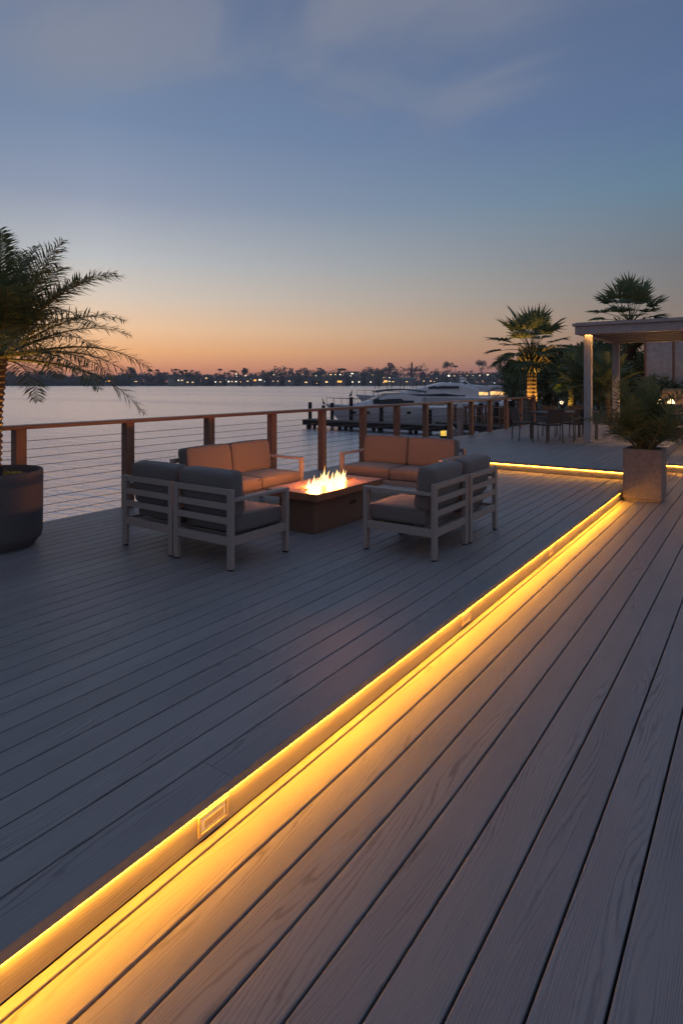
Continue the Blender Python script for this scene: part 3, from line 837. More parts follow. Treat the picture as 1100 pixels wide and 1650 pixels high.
def fan_leaf(mb, rmb, base, az, el, Lp, Rf, droop, rr, nseg=18, w=.05):
    d = Vector((math.cos(az)*math.cos(el), math.sin(az)*math.cos(el), math.sin(el)))
    p = Vector(base); pts = [p.copy()]
    for i in range(6):
        d = (d + Vector((0, 0, -1)) * droop * .10).normalized(); p = p + d * Lp/6; pts.append(p.copy())
    rmb.tube(pts, [.022, .02, .018, .016, .014, .012, .01], 4)
    side = d.cross(Vector((0, 0, 1)))
    if side.length < .05: side = Vector((1, 0, 0))
    side.normalize(); upv = side.cross(d).normalized()
    for k in range(nseg):
        a_ = math.radians(-88 + 176 * k/(nseg-1) + rr.uniform(-3, 3))
        ld = (d*math.cos(a_) + side*math.sin(a_) + upv*.15*abs(math.sin(a_))).normalized()
        ln = Rf * (1 - .28*abs(a_)/2.0) * rr.uniform(.88, 1.08)
        nrm = (upv + side * (.5 if k % 2 else -.5)).normalized()
        wv = ld.cross(nrm).normalized() * w * .5
        m1 = p + ld * ln * .55
        e_ = m1 + (ld + Vector((0, 0, -1)) * rr.uniform(.1, .7)*(.4+droop*.5)).normalized() * ln * .45
        mb._add([tuple(p - wv*.35), tuple(p + wv*.35), tuple(m1 + wv), tuple(m1 - wv), tuple(e_)], [(0, 1, 2, 3), (3, 2, 4)])

def uplight(loc, target, energy, label, col=(1, .50, .10), size=.12, ang=60, group='garden uplights'):
    t = thing('uplight', loc, 0, label, 'spotlight', group)
    d = (Vector(target) - Vector(loc)).normalized()
    m = MB(); m.tube([(0, 0, 0), (0, 0, .05)], .012, 8)
    m.tube([tuple(Vector((0, 0, .06)) - d*.03), tuple(Vector((0, 0, .06)) + d*.03), tuple(Vector((0, 0, .06)) + d*.06)], [.022, .03, .034], 12)
    m.build('housing', M_black, t)
    ld = bpy.data.lights.new('uplight_beam', 'SPOT'); ld.energy = energy; ld.color = col; ld.spot_size = math.radians(ang); ld.spot_blend = .6; ld.shadow_soft_size = size*.3
    lo = bpy.data.objects.new('uplight_beam', ld); COL.objects.link(lo); lo.parent = t
    lo.location = Vector((0, 0, .06)) + d*.075
    lo.rotation_euler = d.to_track_quat('-Z', 'Y').to_euler()
    return t

# potted date palm, left
rr = random.Random(21)
t = thing('date_palm', (px - .015, py + .02, .665), 0, 'feathery date palm growing in the round charcoal pot on the left', 'palm')
tr = MB(); pts = []; rad = []
for i in range(40):
    u = i/39
    pts.append((.02*math.sin(u*3), .01*u, u*1.08 - .005)); b_ = .042 + (.018 if i % 2 else 0)
    rad.append(b_ + (.045*max(0, (u-.55)/.45)) + (.012 if u < .05 else 0))
tr.tube(pts, rad, 12); tr.build('trunk', M_trunk, t)
m = MB(); rm = MB(); top_ = (.02*math.sin(3), .01, 1.07)
for k in range(60):
    az = k * 2.39996 + rr.uniform(-.15, .15)
    u = k/59
    el = math.radians(80 - 80*u + rr.uniform(-7, 7))
    frond(m, rm, top_, az, el, rr.uniform(1.28, 1.52) * (.80 + .20*min(1, u*2)), .66 + .40*u, 74, .29, rr, w=.0115, curl=rr.uniform(-.3, .3), lift=.06, hang=.30, plume=.42)
m.build('crown', M_leaf, t); rm.build('frond_stems', M_rachis, t)
uplight((px + .20, py - .16, .652), (px - .02, py + .02, 2.6), 30, 'small spotlight in the round pot shining up the date palm', size=.08, ang=75)
# lit yellow flower clump in the pot
t = thing('yellow_flowers', (px + .27, py + .05, .648), 0, 'small clump of yellow flowers on the soil of the round pot', 'flowers')
q_ = leafquads(rng, np.array([(0, 0, .035), (.05, .04, .03), (-.07, -.03, .03)]), np.array([(.06, .06, .03)]*3), 260, .022)
MB().quads(q_).build('petals', mat('yellow_petal', (.80, .62, .16), .6, scale=60, trans=.3), t)
uplight((px + .33, py - .10, .648), (px + .1, py + .1, .9), 1.2, 'tiny spotlight beside the yellow flowers', size=.05, ang=110)

# bushy palm in the square planter
t = thing('bushy_palm', (sqx, sqy, .52), 0, 'bushy green palm with arching fronds in the square planter', 'palm')
m = MB(); rm = MB(); rr = random.Random(8)
for k in range(52):
    az = k * 2.39996
    u = k/51
    el = math.radians(86 - 52*u**1.0 + rr.uniform(-8, 8))
    b_ = (rr.uniform(-.10, .10), rr.uniform(-.10, .10), rr.uniform(-.01, .06))
    frond(m, rm, b_, az + rr.uniform(-.2, .2), el, rr.uniform(.65, 1.25) * (1.0 - .10*u), .42 + .55*u, 24, .27, rr, w=.021, start=.22, plume=.7)
m.build('crown', M_leaf, t); rm.build('frond_stems', M_rachis, t)

def fan_palm(xi, z, ybase, ytop, Rc, label, rw=.24, nf=46, seed=1, skirt=True, ground=None):
    rr = random.Random(seed)
    x, y = D(xi, z); g = ground if ground is not None else ZH(ybase, z)
    ht = ZH(ytop, z) - g
    t = thing('fan_palm', (x, y, g), 0, label, 'palm', 'fan palms in the garden')
    tr = MB(); n = 34
    tr.tube([(0, 0, ht*i/(n-1)) for i in range(n)], [rw*(1.18 - .32*i/(n-1)) * (1 + (.035 if i % 2 else -.02)) for i in range(n)], 14)
    tr.build('trunk', M_trunk, t)
    m = MB(); rm = MB()
    for k in range(nf):
        az = k*2.39996; u = k/(nf-1)
        el = math.radians(86 - 112*u**.75 + rr.uniform(-7, 7))
        fan_leaf(m, rm, (0, 0, ht), az, el, Rc*.62*rr.uniform(.7, 1.1), Rc*.44*rr.uniform(.85, 1.1), .3 + .7*u, rr, 17, w=Rc*.042)
    if skirt:
        for k in range(90):   # cut leaf bases under the crown
            az = k*2.39996; z0 = ht - .95*(k/89); q_ = rw*rr.uniform(2.0, 3.6)
            rm.tube([(rw*.7*math.cos(az), rw*.7*math.sin(az), z0-.15), (q_*math.cos(az), q_*math.sin(az), z0+rr.uniform(.15, .4))], [.06, .025], 4)
    m.build('crown', M_leafd, t); rm.build('leaf_stems', M_rachis, t)
    return x, y, g, ht
x, y, g, ht = fan_palm(856, 29.5, 667, 566, 2.45, 'fan palm with amber lit trunk standing at the water edge', rw=.22, seed=3, nf=50, ground=.02)
uplight((x - .50*CA + .45*SA, y - .50*SA - .45*CA, .02), (x, y, 3.4), 420, 'spotlight on the left side of the lit fan palm trunk', ang=50)
uplight((x + .50*CA + .3*SA, y + .50*SA - .3*CA, .02), (x, y, 3.4), 480, 'spotlight on the right side of the lit fan palm trunk', ang=50)
fan_palm(1015, 27, 667, 521, 2.2, 'tall unlit fan palm rising behind the pergola roof', rw=.24, seed=9, nf=44, ground=.02)
x, y, g, ht = fan_palm(921, 26, 667, 608, 1.25, 'short fan palm glowing yellow between lit palm and pergola post', rw=.15, seed=5, nf=42, skirt=False, ground=.02)
uplight((x - .35, y - .5, .02), (x, y, 1.8), 90, 'spotlight under the short glowing fan palm', col=(1, .68, .10), ang=70)

def shrub(xi, z, wd, h, label, n=2600, leaf=.13, cat='shrub', group='dark shrubs in the garden', m_=None):
    x, y = D(xi, z); g = .01
    t = thing('shrub', (x, y, g), R.uniform(0, 6), label, cat, group)
    c, r_ = [], []
    for k in range(13):
        c.append((R.uniform(-.5, .5)*wd*.8, R.uniform(-.5, .5)*wd*.6, h*R.uniform(.25, .85))); s_ = R.uniform(.14, .26); r_.append((wd*s_, wd*s_, h*s_*.8))
    st = MB()
    for k in range(4): st.tube([(0, 0, 0), tuple(c[k])], [.04, .015], 5)
    st.build('stem', M_pile, t)
    MB().quads(leafquads(rng, np.array(c), np.array(r_), n, leaf)).build('foliage', m_ or M_bush, t)
shrub(884, 33, 3.2, 2.2, 'dark shrub just right of the lit palm trunk')
shrub(905, 36, 4.5, 3.6, 'tall dark shrub behind the short glowing palm')
shrub(965, 30, 4.4, 3.4, 'large shrub between the two pergola posts', n=4200)
shrub(998, 25, 3.0, 2.6, 'shrub behind the bushy planter palm')
shrub(1048, 25, 2.2, 2.9, 'leafy shrub left of the beige cabana panels', n=2200)
shrub(1090, 23, 2.6, 1.9, 'dark round shrub in front of the beige cabana')
shrub(838, 44, 3.4, 1.7, 'low shrub by the water left of the lit palm')
# feathery garden palms
def feather(xi, z, h, Lf, label, n=30, seed=1):
    x, y = D(xi, z); rr = random.Random(seed)
    t = thing('feather_palm', (x, y, .01), 0, label, 'palm', 'feathery palms in the garden')
    MB().tube([(0, 0, 0), (.03, 0, h*.5), (0, 0, h)], [.13, .10, .09], 8).build('trunk', M_trunk, t)
    m = MB(); rm = MB()
    for k in range(n):
        u = k/(n-1)
        frond(m, rm, (0, 0, h), k*2.39996, math.radians(78 - 88*u), Lf*rr.uniform(.85, 1.1), .4 + .4*u, 26, Lf*.25, rr, w=.045)
    m.build('crown', M_bush, t); rm.build('frond_stems', M_rachis, t)
feather(826, 35, 1.2, 2.0, 'low feathery palm leaning over the water left of the lit palm', seed=2)
feather(893, 31, 1.6, 1.9, 'feathery palm right of the lit fan palm trunk', seed=3)
feather(940, 23, 1.3, 1.5, 'feathery palm directly left of the front pergola post', seed=4)
feather(978, 21.5, 1.2, 1.5, 'feathery palm between the pergola posts', seed=5)

# background tree masses right, beyond the garden
def bigtree(xi, z, h, rad, label, n=3200):
    x, y = D(xi, z)
    t = thing('leafy_tree', (x, y, .0), 0, label, 'tree', 'trees behind the garden')
    MB().tube([(0, 0, 0), (.2, .1, h*.4), (0, 0, h*.7)], [.35, .25, .12], 7).build('trunk', M_pile, t)
    c, r_ = [], []
    for k in range(16):
        c.append((R.uniform(-1, 1)*rad*.65, R.uniform(-1, 1)*rad*.65, h*R.uniform(.42, .9))); s_ = R.uniform(.25, .42); r_.append((rad*s_, rad*s_, rad*s_*.7))
    MB().quads(leafquads(rng, np.array(c), np.array(r_), n, .45)).build('crown', M_bush, t)
bigtree(905, 75, 6.2, 5, 'broad tree behind the short glowing palm')
bigtree(948, 62, 5.2, 3.6, 'broad tree behind the front pergola post')
bigtree(985, 50, 5.0, 3.2, 'leafy tree behind the rear pergola post')
bigtree(1075, 42, 4.2, 3.4, 'leafy tree behind the cabana', 2400)

# ------------------------------------------------------------------ pergola
p1 = (-3.32, 14.73); dpt = 3.2
t = thing('pergola', (p1[0], p1[1], .15), 0, 'wooden pergola with slatted roof over the dining corner', 'pergola')
Wd = 5.2
for (x, y) in ((0, 0), (0, dpt), (Wd, 0), (Wd, dpt)):
    b = 0.001 if x == 0 else -.149
    MB().box(x-.08, y-.08, b, x+.08, y+.08, 2.468).build('post', M_perg, t, bevel=.006)
MB().box(-.22, -.30, 2.47, Wd+.3, -.14, 2.655).build('beam', M_perg, t, bevel=.006)
MB().box(-.27, -.35, 2.658, Wd+.35, -.12, 2.72).build('cap_board', M_perg, t, bevel=.006)
MB().box(-.22, dpt+.14, 2.47, Wd+.3, dpt+.30, 2.72).build('beam', M_perg, t, bevel=.006)
MB().box(-.20, -.139, 2.47, -.05, dpt+.139, 2.71).build('beam', M_perg, t, bevel=.006)
MB().box(Wd+.05, -.139, 2.47, Wd+.20, dpt+.139, 2.71).build('beam', M_perg, t, bevel=.006)
for k in range(6):
    yy = .10 + k*(dpt/6)
    MB().box(-.049, yy-.045, 2.485, Wd+.049, yy+.045, 2.70).build('rafter', M_perg, t, bevel=.003)
MB().box(-.21, -.29, 2.722, Wd+.29, dpt+.29, 2.74).build('roof_board', M_perg, t)
MB().box(-.12, -.1385, 2.54, Wd, -.128, 2.555).build('light_strip', emis('pergola_led', (1, .50, .14), 190), t)

# ------------------------------------------------------------------ dining set under the pergola
def chair(xi, z, head, label, seedless=True):
    x, y = D(xi, z)
    t = thing('dining_chair', (x, y, .15), head - math.pi/2, label, 'chair', 'dining chairs on the far deck')
    w_, d_ = .23, .23
    for sx_ in (-1, 1):
        MB().tube([(sx_*w_, -d_, .0), (sx_*w_, -d_+.02, .42), (sx_*w_, -d_-.05, .77)], .016, 6).build('leg', M_frame2, t)
        MB().tube([(sx_*w_, d_, .0), (sx_*w_, d_-.01, .60), (sx_*w_, -d_, .60)], .014, 6).build('leg', M_frame2, t)
    MB().box(-w_+.018, -d_, .40, w_-.018, d_, .435).build('seat', M_wicker, t, bevel=.008)
    Mx = Matrix.Translation((0, -d_-.0, .46)) @ Matrix.Rotation(math.radians(8), 4, 'X')
    MB().box(-w_+.018, -.012, 0, w_-.018, .012, .32, Mx).build('backrest', M_wicker, t, bevel=.006)
    return t
M_frame2 = mat('dark_taupe_frame', (.12, .10, .09), .5)
hd = math.radians(112) + YAW
chair(882, 13.9, hd, 'woven dining chair with its back to us, left of the table')
chair(925, 14.3, hd, 'woven dining chair with its back to us, next to the pergola post')
chair(845, 14.6, math.radians(5) + YAW, 'dining chair seen from the side at the left end of table')
chair(895, 15.6, hd + math.pi, 'dining chair on the far side of the table, left one')
chair(938, 15.9, hd + math.pi, 'dining chair on the far side of table near the post')
x, y = D(908, 14.85)
t = thing('dining_table', (x, y, .15), math.radians(18) + YAW, 'long low dining table between the woven chairs', 'table')
MB().box(-.75, -.36, .64, .75, .36, .675).build('table_top', M_frame2, t, bevel=.005)
for a, b in ((-.7, -.31), (.7, -.31), (.7, .31), (-.7, .31)):
    MB().box(a-.025, b-.025, .001, a+.025, b+.025, .639).build('leg', M_frame2, t)
# ------------------------------------------------------------------ lounge at the right
M_globe = emis('globe', (1, .66, .30), 7)
M_amber = mat('amber_fabric', (.62, .36, .15), .9, scale=4, trans=.35)
# beige cabana
x, y = D(1037, 24)
t = thing('cabana', (x, y, .14), YAW, 'beige cabana with fabric panels behind the pergola', 'cabana')
for k in range(5):
    u = k*1.12 + (.0 if k else 0)
    MB().box(u, -.04, 0, u+.07, .04, 3.3).build('post', M_post, t)
    if k < 4:
        m = MB(); n = 22; ring0, ring1 = [], []
        for j in range(n+1):
            xx = u+.075 + (1.04)*j/n
            ring0.append((xx, .025*math.sin(j*1.1), .02)); ring1.append((xx, .02*math.sin(j*1.1+.4), 3.24))
        m.rings([ring0, ring1], cap=False, closed=False)
        o = m.build('fabric_panel', M_fabric, t, smooth=True)
        sd = o.modifiers.new('thick', 'SOLIDIFY'); sd.thickness = .008
MB().box(-.05, -.06, 3.305, 4.7, 2.4, 3.42).build('roof', M_perg, t)
MB().box(4.6, .06, 0, 4.66, 2.4, 3.3).build('side_wall', M_fabric, t)
# amber slanted windbreak lit by globes
zc_ = 19.5
def pt(xi, yi, z): a, b = D(xi, z); return Vector((a, b, ZH(yi, z)))
bx, by = D(1050, zc_)
t = thing('fabric_windbreak', (bx, by, .14), 0, 'slanted amber-lit fabric screen behind two globe lamps', 'screen')
A_, B_, C_, D_ = pt(1046, 661, 19.5), pt(1068, 626, 20.6), pt(1180, 626, 20.6), pt(1180, 661, 19.5)
o_ = Vector((bx, by, .14))
m = MB(); n = 16
g0 = [A_.lerp(D_, k/n) - o_ for k in range(n+1)]; g1 = [B_.lerp(C_, k/n) - o_ for k in range(n+1)]
m.rings([[tuple(a.lerp(b, s_/6) + Vector((0, 0, -.05*math.sin(math.pi*s_/6)))) for a, b in zip(g0, g1)] for s_ in range(7)], cap=False, closed=False)
o = m.build('fabric', M_amber, t, smooth=True); sd = o.modifiers.new('thick', 'SOLIDIFY'); sd.thickness = .01
for P_ in (A_, B_, C_, D_):
    q0 = P_ - o_
    MB().tube([(q0.x, q0.y, 0), tuple(q0)], .02, 6).build('pole', M_black, t)
for xi, zz, lab in ((1062, 18.6, 'left globe lamp on the lounge side table'), (1080.5, 18.2, 'right globe lamp on the lounge side table')):
    x, y = D(xi, zz); zt = ZH(649, zz)
    t = thing('globe_lamp', (x, y, .15), 0, lab, 'lamp', 'globe lamps in the lounge')
    m = MB(); m.tube([(0, 0, 0), (0, 0, zt - .15 - .08)], .012, 6); m.lathe([(.09, 0), (.09, .015), (.02, .02)], 16); m.build('stand', M_black, t)
    m = MB(); r_ = .10
    m.lathe([(r_*math.sin(a), zt-.15 - r_*math.cos(a)) for a in [math.pi*(k+.2)/12.4 for k in range(13)]], 18); m.build('globe', M_globe, t, smooth=True)
    ld = bpy.data.lights.new('globe_light', 'POINT'); ld.energy = 60; ld.color = (1, .48, .14); ld.shadow_soft_size = .1
    lo = bpy.data.objects.new('globe_light', ld); COL.objects.link(lo); lo.parent = t; lo.location = (0, 0, zt-.15+.14)
x, y = D(1098, 17.1)
sofa('lounge_sofa', 1.5, 2, (-1, 1), (x, y, .15), YAW, 'grey lounge sofa under the pergola at the right edge', 'sofa', None, M_cushd)
x, y = D(1092, 15.2)
t = thing('coffee_table', (x, y, .15), YAW, 'low pale coffee table at the right edge carrying a lantern', 'table')
MB().box(-.5, -.3, .27, .5, .3, .31).build('table_top', M_perg, t, bevel=.004)
MB().box(-.40, -.2, .001, .40, .2, .269).build('base', M_wicker, t)
x, y = D(1092, 15.05)
t = thing('lantern', (x, y, .461), YAW, 'small glowing lantern on the pale coffee table', 'lantern')
for a in (-1, 1):
    for b in (-1, 1): MB().box(a*.05-.006, b*.05-.006, 0, a*.05+.006, b*.05+.006, .17).build('frame_bar', M_black, t)
MB().box(-.058, -.058, .1705, .058, .058, .182).build('lid', M_black, t)
MB().box(-.056, -.056, .0005, .056, .056, .008).build('base', M_black, t)
MB().lathe([(.028, .009), (.028, .11), (.01, .125)], 12).build('candle', emis('candle', (1, .45, .12), 2.0), t)

# ------------------------------------------------------------------ docks and boats
def pier(xa, za, xb, zb, wd, ztop, label, posts=True, gname='pier'):
    a = Vector((*D(xa, za), 0)); b = Vector((*D(xb, zb), 0)); d = b - a; Lp = d.length; rz = math.atan2(d.y, d.x)
    t = thing(gname, (a.x, a.y, WZ), rz, label, 'pier', 'wooden docks of the marina')
    m = MB(); k = 0; x = 0
    while x < Lp:
        m.box(x, -wd/2, ztop-WZ-.05, min(x+.2, Lp), wd/2, ztop-WZ); x += .21
    m.build('planks', M_dock, t)
    m = MB(); m.box(0, -wd/2+.05, ztop-WZ-.35, Lp, -wd/2+.15, ztop-WZ-.052); m.box(0, wd/2-.15, ztop-WZ-.35, Lp, wd/2-.05, ztop-WZ-.052)
    m.build('stringers', M_pile, t)
    x = .3
    while x < Lp:
        for s_ in (-1, 1):
            MB().tube([(x, s_*(wd/2-.3), -1.2), (x, s_*(wd/2-.3), ztop-WZ-.055)], .12, 8).build('support', M_pile, t)
        x += 2.6
    return a, b, rz
pier(496, 41.5, 722, 35.5, 1.3, -.92, 'narrow dock in front of the white cruiser')
pier(722, 38, 838, 33.2, 2.2, -.85, 'wider dock walkway behind the right railing posts')
pier(700, 60, 850, 52, 1.6, -.92, 'dock behind the sleek yacht')
def piling(xi, z, yt, label, m_=M_pile, r_=.13, cap=None):
    x, y = D(xi, z); top_ = ZH(yt, z)
    t = thing('piling', (x, y, WZ), 0, label, 'piling', 'pilings around the docks')
    MB().tube([(0, 0, -2), (0, 0, top_-WZ)], r_, 10).build('pole', m_, t)
    if cap: MB().lathe([(r_*1.15, top_-WZ), (r_*1.15, top_-WZ+.05), (.02, top_-WZ+.28)], 12).build('cap', cap, t)
M_pinkp = mat('pale_piling', (.36, .28, .26), .7, scale=5); M_wcap = mat('white_cap', (.6, .6, .58), .5)
for xi, z, yt, lab in ((499.5, 42.5, 648, 'leftmost dark piling at the end of the cruiser dock'), (521, 42.6, 653, 'thin dark piling second from the dock end'), (535, 42.5, 649, 'dark piling by the cruiser bow'),
                       (565.5, 40.4, 640, 'tallest dark piling beside the cruiser foredeck'), (614, 39.3, 656, 'dark piling in front of the cruiser cabin'), (692, 37.2, 660, 'dark piling at the cruiser stern'),
                       (735, 40, 655, 'piling at the corner of the wide dock'), (774, 36.5, 650, 'piling halfway along the wide dock'), (800, 36, 648, 'piling at right part of the wide dock'), (822, 34.8, 646, 'rightmost piling of the wide dock')):
    piling(xi, z, yt, lab)
piling(741, 27, 658, 'pale pinkish piling with white cone cap between railing posts', M_pinkp, .14, M_wcap)
piling(727, 30, 693, 'short white capped piling beside the yellow lantern', M_wcap, .2, M_wcap)
# birds on two pilings
M_bird = mat('dark_feather', (.03, .03, .032), .8)
def bird(xi, z, yt, label):
    x, y = D(xi, z); zz = ZH(yt, z)
    t = thing('cormorant', (x, y, zz), R.uniform(0, 6), label, 'bird', 'birds resting on pilings')
    m = MB(); m.tube([(-.16, 0, .06), (-.06, 0, .10), (0, 0, .2), (.02, 0, .30), (.04, 0, .40), (.08, 0, .44), (.16, 0, .43)], [.02, .06, .085, .06, .03, .032, .008], 8)
    m.build('body', M_bird, t, smooth=True)
bird(521, 42.6, 653, 'dark bird on the second piling from the dock end'); bird(565.5, 40.4, 640, 'dark bird on the tallest piling')
# dock lantern
x, y = D(714, 31.5)
t = thing('dock_lantern', (x, y, WZ), 0, 'yellow lit lantern on a dark post by the dock', 'lantern')
zt = ZH(702, 31.5) - WZ
MB().tube([(0, 0, -2), (0, 0, zt)], .17, 10).build('post', M_pile, t)
MB().lathe([(.13, zt), (.15, zt+.02), (.15, zt+.24), (.12, zt+.27)], 12).build('lamp', emis('yellow_lamp', (1, .62, .10), 1.0), t)
MB().lathe([(.17, zt+.272), (.17, zt+.30), (.03, zt+.40)], 12).build('cap', M_pile, t)

# rail of the wide dock
def dockrail(xa, za, xb, zb, z0, label, n=8):
    a = Vector((*D(xa, za), 0)); b = Vector((*D(xb, zb), 0)); d = b - a; Lp = d.length; rz = math.atan2(d.y, d.x)
    t = thing('dock_railing', (a.x, a.y, z0), rz, label, 'railing', 'railings along the docks')
    for k in range(n+1): MB().box(Lp*k/n-.05, -.05, 0, Lp*k/n+.05, .05, 1.0).build('post', M_post, t)
    MB().box(-.05, -.07, 1.002, Lp+.05, .07, 1.05).build('top_rail', M_cap, t); MB().box(-.05, -.02, .45, Lp+.05, .02, .52).build('mid_rail', M_cap, t)
dockrail(724, 36.9, 836, 32.2, -.849, 'wooden railing along the near side of the wide dock')
dockrail(732, 39.2, 838, 34.4, -.849, 'wooden railing along the far side of the wide dock')

def hull_mb(Lh, B, Hs, Hb, n=16):
    m = MB(); rings = []
    for i in range(n+1):
        u = i/n
        b = B/2 * (1 - max(0, (u-.35)/.65)**2.3) * (.93 + .07*min(1, u/.3)) + .02
        sh = Hs + (Hb-Hs)*u**1.6
        xk = Lh*(u*.86); xs_ = Lh*u
        def X(f): return xk + (xs_-xk)*f
        r = [(X(0), 0, -.45 + .4*u**4), (X(.25), b*.70, .05 + .25*u*u), (X(.6), b*.90, sh*.55), (X(1), b, sh), (X(1), b*.93, sh+.03), (X(1), 0, sh+.06)]
        r = r + [(p[0], -p[1], p[2]) for p in r[-2:0:-1]]
        rings.append(r)
    m.rings(rings); return m
def loft(st):
    """st: (x, z0, z1, half width) stations; chamfered sections"""
    rings = []
    for (x, z0, z1, hw) in st:
        c = min(.22, hw*.35, max(.01, (z1-z0)*.45))
        rings.append([(x, -hw, z0), (x, -hw*.94, z1-c), (x, -hw*.94+c, z1), (x, 0, z1+.02), (x, hw*.94-c, z1), (x, hw*.94, z1-c), (x, hw, z0)])
    return MB().rings(rings)
def boat(xi, z, rz, Lh, B, Hs, Hb, stations, winst, label, lit=None, rods=0, canvas=None, arch=None, group='boats moored in the marina', nports=4, wm=None):
    x, y = D(xi, z)
    t = thing('motor_yacht', (x, y, WZ), rz + YAW, label, 'boat', group)
    hull_mb(Lh, B, Hs, Hb).build('hull', M_whull, t, smooth=False)
    loft(stations).build('cabin', M_whull, t, smooth=False)
    for wst in winst:
        loft(wst).build('window_band', wm or M_win, t)
    for k in range(nports):
        xx = Lh*(.34 + .11*k)
        for s_ in (-1, 1):
            hw_ = B/2*(1-max(0, (xx/Lh-.35)/.65)**2.3)*.955
            MB().box(xx-.14, s_*hw_-.05, Hs*.66, xx+.14, s_*hw_+.04, Hs*.66+.14).build('porthole', M_win, t)
    # bow rail
    rl = MB(); pr = []
    for k in range(9):
        u = .5 + .49*k/8; b = B/2*(1-max(0, (u-.35)/.65)**2.3)*.93
        sh = Hs + (Hb-Hs)*u**1.6
        pr.append((Lh*u, b, sh)); 
    for s_ in (-1, 1):
        for p in pr: rl.tube([(p[0], s_*p[1], p[2]), (p[0]+.05, s_*p[1]*.97, p[2]+.5)], .014, 4)
        rl.tube([(p[0]+.05, s_*p[1]*.97, p[2]+.5) for p in pr], .016, 4)
    rl.build('bow_rail', M_cable, t)
    if arch:
        (xa, za, zb, hw) = arch
        m = MB(); m.tube([(xa-.5, -hw, za), (xa, -hw*.9, zb), (xa+.1, 0, zb+.12), (xa, hw*.9, zb), (xa-.5, hw, za)], [.09, .08, .08, .08, .09], 6); m.build('radar_arch', M_whull, t)
        MB().lathe([(.25, zb+.2), (.27, zb+.28), (.2, zb+.4), (.05, zb+.43)], 14, xa+.1).build('radar_dome', M_whull, t)
    for k in range(rods):
        xx = canvas[0] + (canvas[1]-canvas[0])*k/max(1, rods-1) if canvas else Lh*.3+.3*k
        zz = canvas[2] if canvas else Hs+1.5
        MB().tube([(xx, (-1)**k*.5, zz), (xx - .12*R.uniform(-1, 1), (-1)**k*.5, zz + R.uniform(.35, .7))], .02, 4).build('rod', M_black, t)
    if canvas:
        (xa, xb, zz, hw) = canvas
        m = MB(); rings = []
        for k in range(9):
            u = k/8; zq = zz - .16*(2*u-1)**2
            rings.append([(xa+(xb-xa)*u, -hw, zq-.12), (xa+(xb-xa)*u, -hw*.6, zq), (xa+(xb-xa)*u, hw*.6, zq), (xa+(xb-xa)*u, hw, zq-.12), (xa+(xb-xa)*u, 0, zq-.07)])
        m.rings(rings); m.build('canvas_top', M_black, t)
        for xx in (xa+.15, xb-.15):
            for s_ in (-1, 1): MB().tube([(xx, s_*hw*.9, Hs*.9), (xx, s_*hw*.9, zz-.2)], .02, 4).build('canvas_pole', M_cable, t)
    return t
# bow points to camera-left: local +x = bow -> rotate by 180deg relative to camera right
boat(716, 46.0, math.pi + .10, 9.0, 3.1, 1.25, 1.45,
     [(2.0, 1.1, 2.05, 1.2), (3.4, 1.1, 2.3, 1.25), (4.6, 1.15, 2.25, 1.2), (6.1, 1.25, 1.65, .95), (7.4, 1.35, 1.45, .5)],
     [[(2.6, 1.50, 1.98, 1.235), (3.6, 1.50, 2.12, 1.26), (4.6, 1.52, 2.08, 1.23), (5.6, 1.52, 1.86, 1.10)]],
     'white cabin cruiser with dark canvas top, moored nearest with bow to the left', rods=9, canvas=(1.6, 5.4, 2.62, 1.1), nports=5)
boat(786, 62, math.pi + .06, 13.5, 4.0, 1.55, 1.85,
     [(1.4, 1.4, 2.5, 1.6), (3.2, 1.4, 3.05, 1.6), (4.8, 1.45, 3.12, 1.5), (7.0, 1.5, 2.6, 1.35), (9.6, 1.6, 2.0, 1.0), (11.4, 1.75, 1.9, .5)],
     [[(2.8, 1.75, 2.15, 1.62), (5.0, 1.75, 2.2, 1.56), (8.4, 1.8, 2.0, 1.26)], [(3.4, 2.52, 2.85, 1.63), (5.0, 2.52, 2.9, 1.53), (6.4, 2.5, 2.66, 1.42)]],
     'large sleek white yacht with sweeping roof behind the cruiser', arch=(2.6, 2.8, 3.25, 1.3), nports=0)
M_litw = emis('saloon_lit', (1, .55, .20), 1.5)
boat(834, 80, math.pi - .04, 8.5, 3.4, 1.3, 1.5,
     [(1.0, 1.2, 2.7, 1.4), (3.5, 1.2, 2.8, 1.4), (5.6, 1.2, 2.5, 1.3), (6.6, 1.3, 1.6, 1.0)],
     [[(1.3, 1.55, 2.2, 1.43), (3.5, 1.55, 2.25, 1.43), (5.2, 1.55, 2.15, 1.35)]],
     'white motor yacht with warmly lit saloon windows left of the lit palm', nports=0, wm=M_litw)
boat(856, 56, math.pi, 5.0, 2.4, .8, 1.0,
     [(.8, .7, 1.5, 1.0), (2.2, .7, 1.6, 1.0), (3.2, .75, 1.1, .8)], [[(1.0, 1.1, 1.35, 1.02), (2.6, 1.1, 1.38, .96)]],
     'small white boat right beside the lit palm trunk', nports=0)
boat(800, 76, math.pi - .1, 10, 3.4, 1.3, 1.5,
     [(1.0, 1.2, 2.7, 1.4), (3.5, 1.2, 2.9, 1.4), (5.6, 1.2, 2.5, 1.3), (7.2, 1.3, 1.6, 1.0)],
     [[(1.3, 1.6, 2.2, 1.43), (3.5, 1.6, 2.25, 1.43), (5.2, 1.6, 2.15, 1.35)]],
     'distant white yacht with lit windows above the sleek yacht stern', nports=0, wm=M_litw)
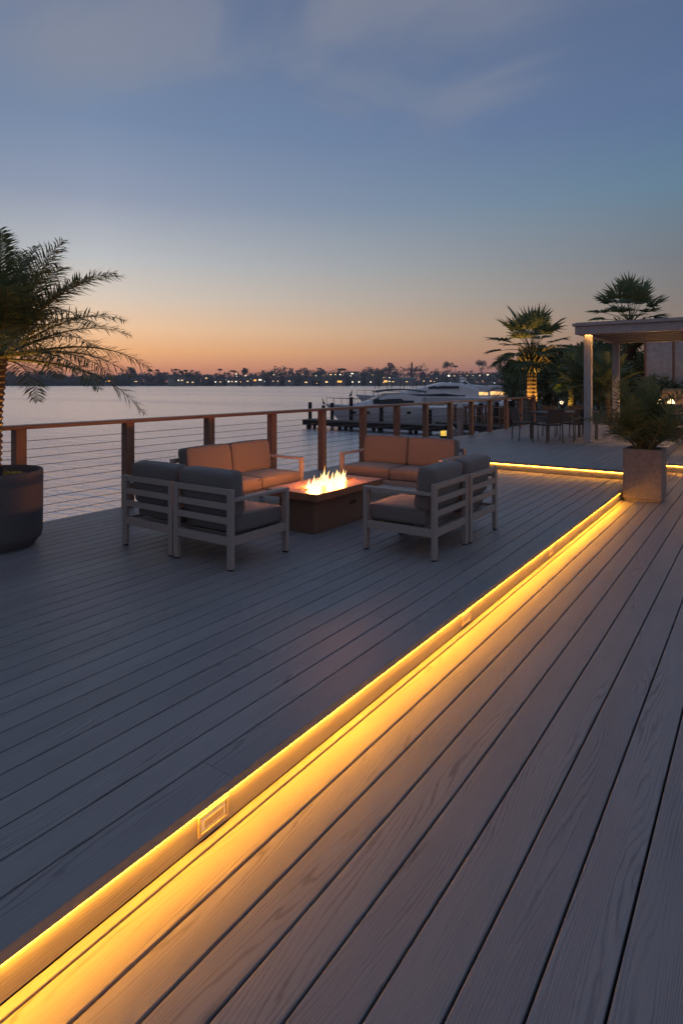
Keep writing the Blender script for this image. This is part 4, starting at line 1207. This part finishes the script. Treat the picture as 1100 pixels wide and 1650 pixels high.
boat(779, 49, math.pi + .2, 5.6, 2.2, .85, 1.0,
     [(.8, .75, 1.55, .95), (2.2, .75, 1.65, .95), (3.3, .8, 1.15, .75)], [[(1.0, 1.12, 1.40, .97), (2.6, 1.12, 1.42, .92)]],
     'small pale cabin boat tied up behind the wide dock', nports=0)
boat(826, 43, math.pi + .35, 4.8, 2.0, .7, .85,
     [(1.6, .65, 1.25, .7), (2.1, .65, 1.3, .7), (2.9, .7, .95, .55)], [[(1.7, 1.0, 1.2, .715), (2.4, .95, 1.1, .68)]],
     'small open motorboat at the inner end of the wide dock', nports=0)
# lamps on the quay
for xi, z, yi, lab in ((815, 60, 643, 'quay lamp on the pole left of the lit palm'), (838, 47, 645, 'quay lamp just beside the lit palm'), (904, 38, 649, 'garden lamp left of the short palm'), (890, 45, 651, 'garden lamp behind the dining chairs'), (874, 50, 650, 'garden lamp right of the lit palm trunk')):
    x, y = D(xi, z); g = -.9 if xi < 830 else .02; zt = ZH(yi, z) - g
    t = thing('lamp_post', (x, y, g), 0, lab, 'lamp', 'small lamps on the quay and garden')
    MB().tube([(0, 0, 0 if xi > 830 else -1), (0, 0, max(.2, zt-.08))], .03, 6).build('pole', M_black, t)
    MB().lathe([(.05, max(.2, zt-.08)), (.11, max(.2, zt-.08)+.03), (.11, max(.2, zt-.08)+.15), (.03, max(.2, zt-.08)+.2)], 10).build('lamp_head', emis('quay_lamp', (1, .72, .42), 3.5), t)

# evening air over the bay: one closed box of thin haze
hz = MB().box(-1990, -1990, -3.5, 1990, 1990, 32)
hm = bpy.data.materials.new('haze'); hm.use_nodes = True
ht_ = hm.node_tree; ht_.nodes.clear()
pv = ht_.nodes.new('ShaderNodeVolumePrincipled'); pv.inputs['Color'].default_value = (.86, .88, .95, 1); pv.inputs['Density'].default_value = .00026; pv.inputs['Anisotropy'].default_value = .2
ho = ht_.nodes.new('ShaderNodeOutputMaterial'); ht_.links.new(pv.outputs[0], ho.inputs['Volume'])
tag(hz.build('haze', hm), kind='stuff')
sc.cycles.volume_bounces = 0
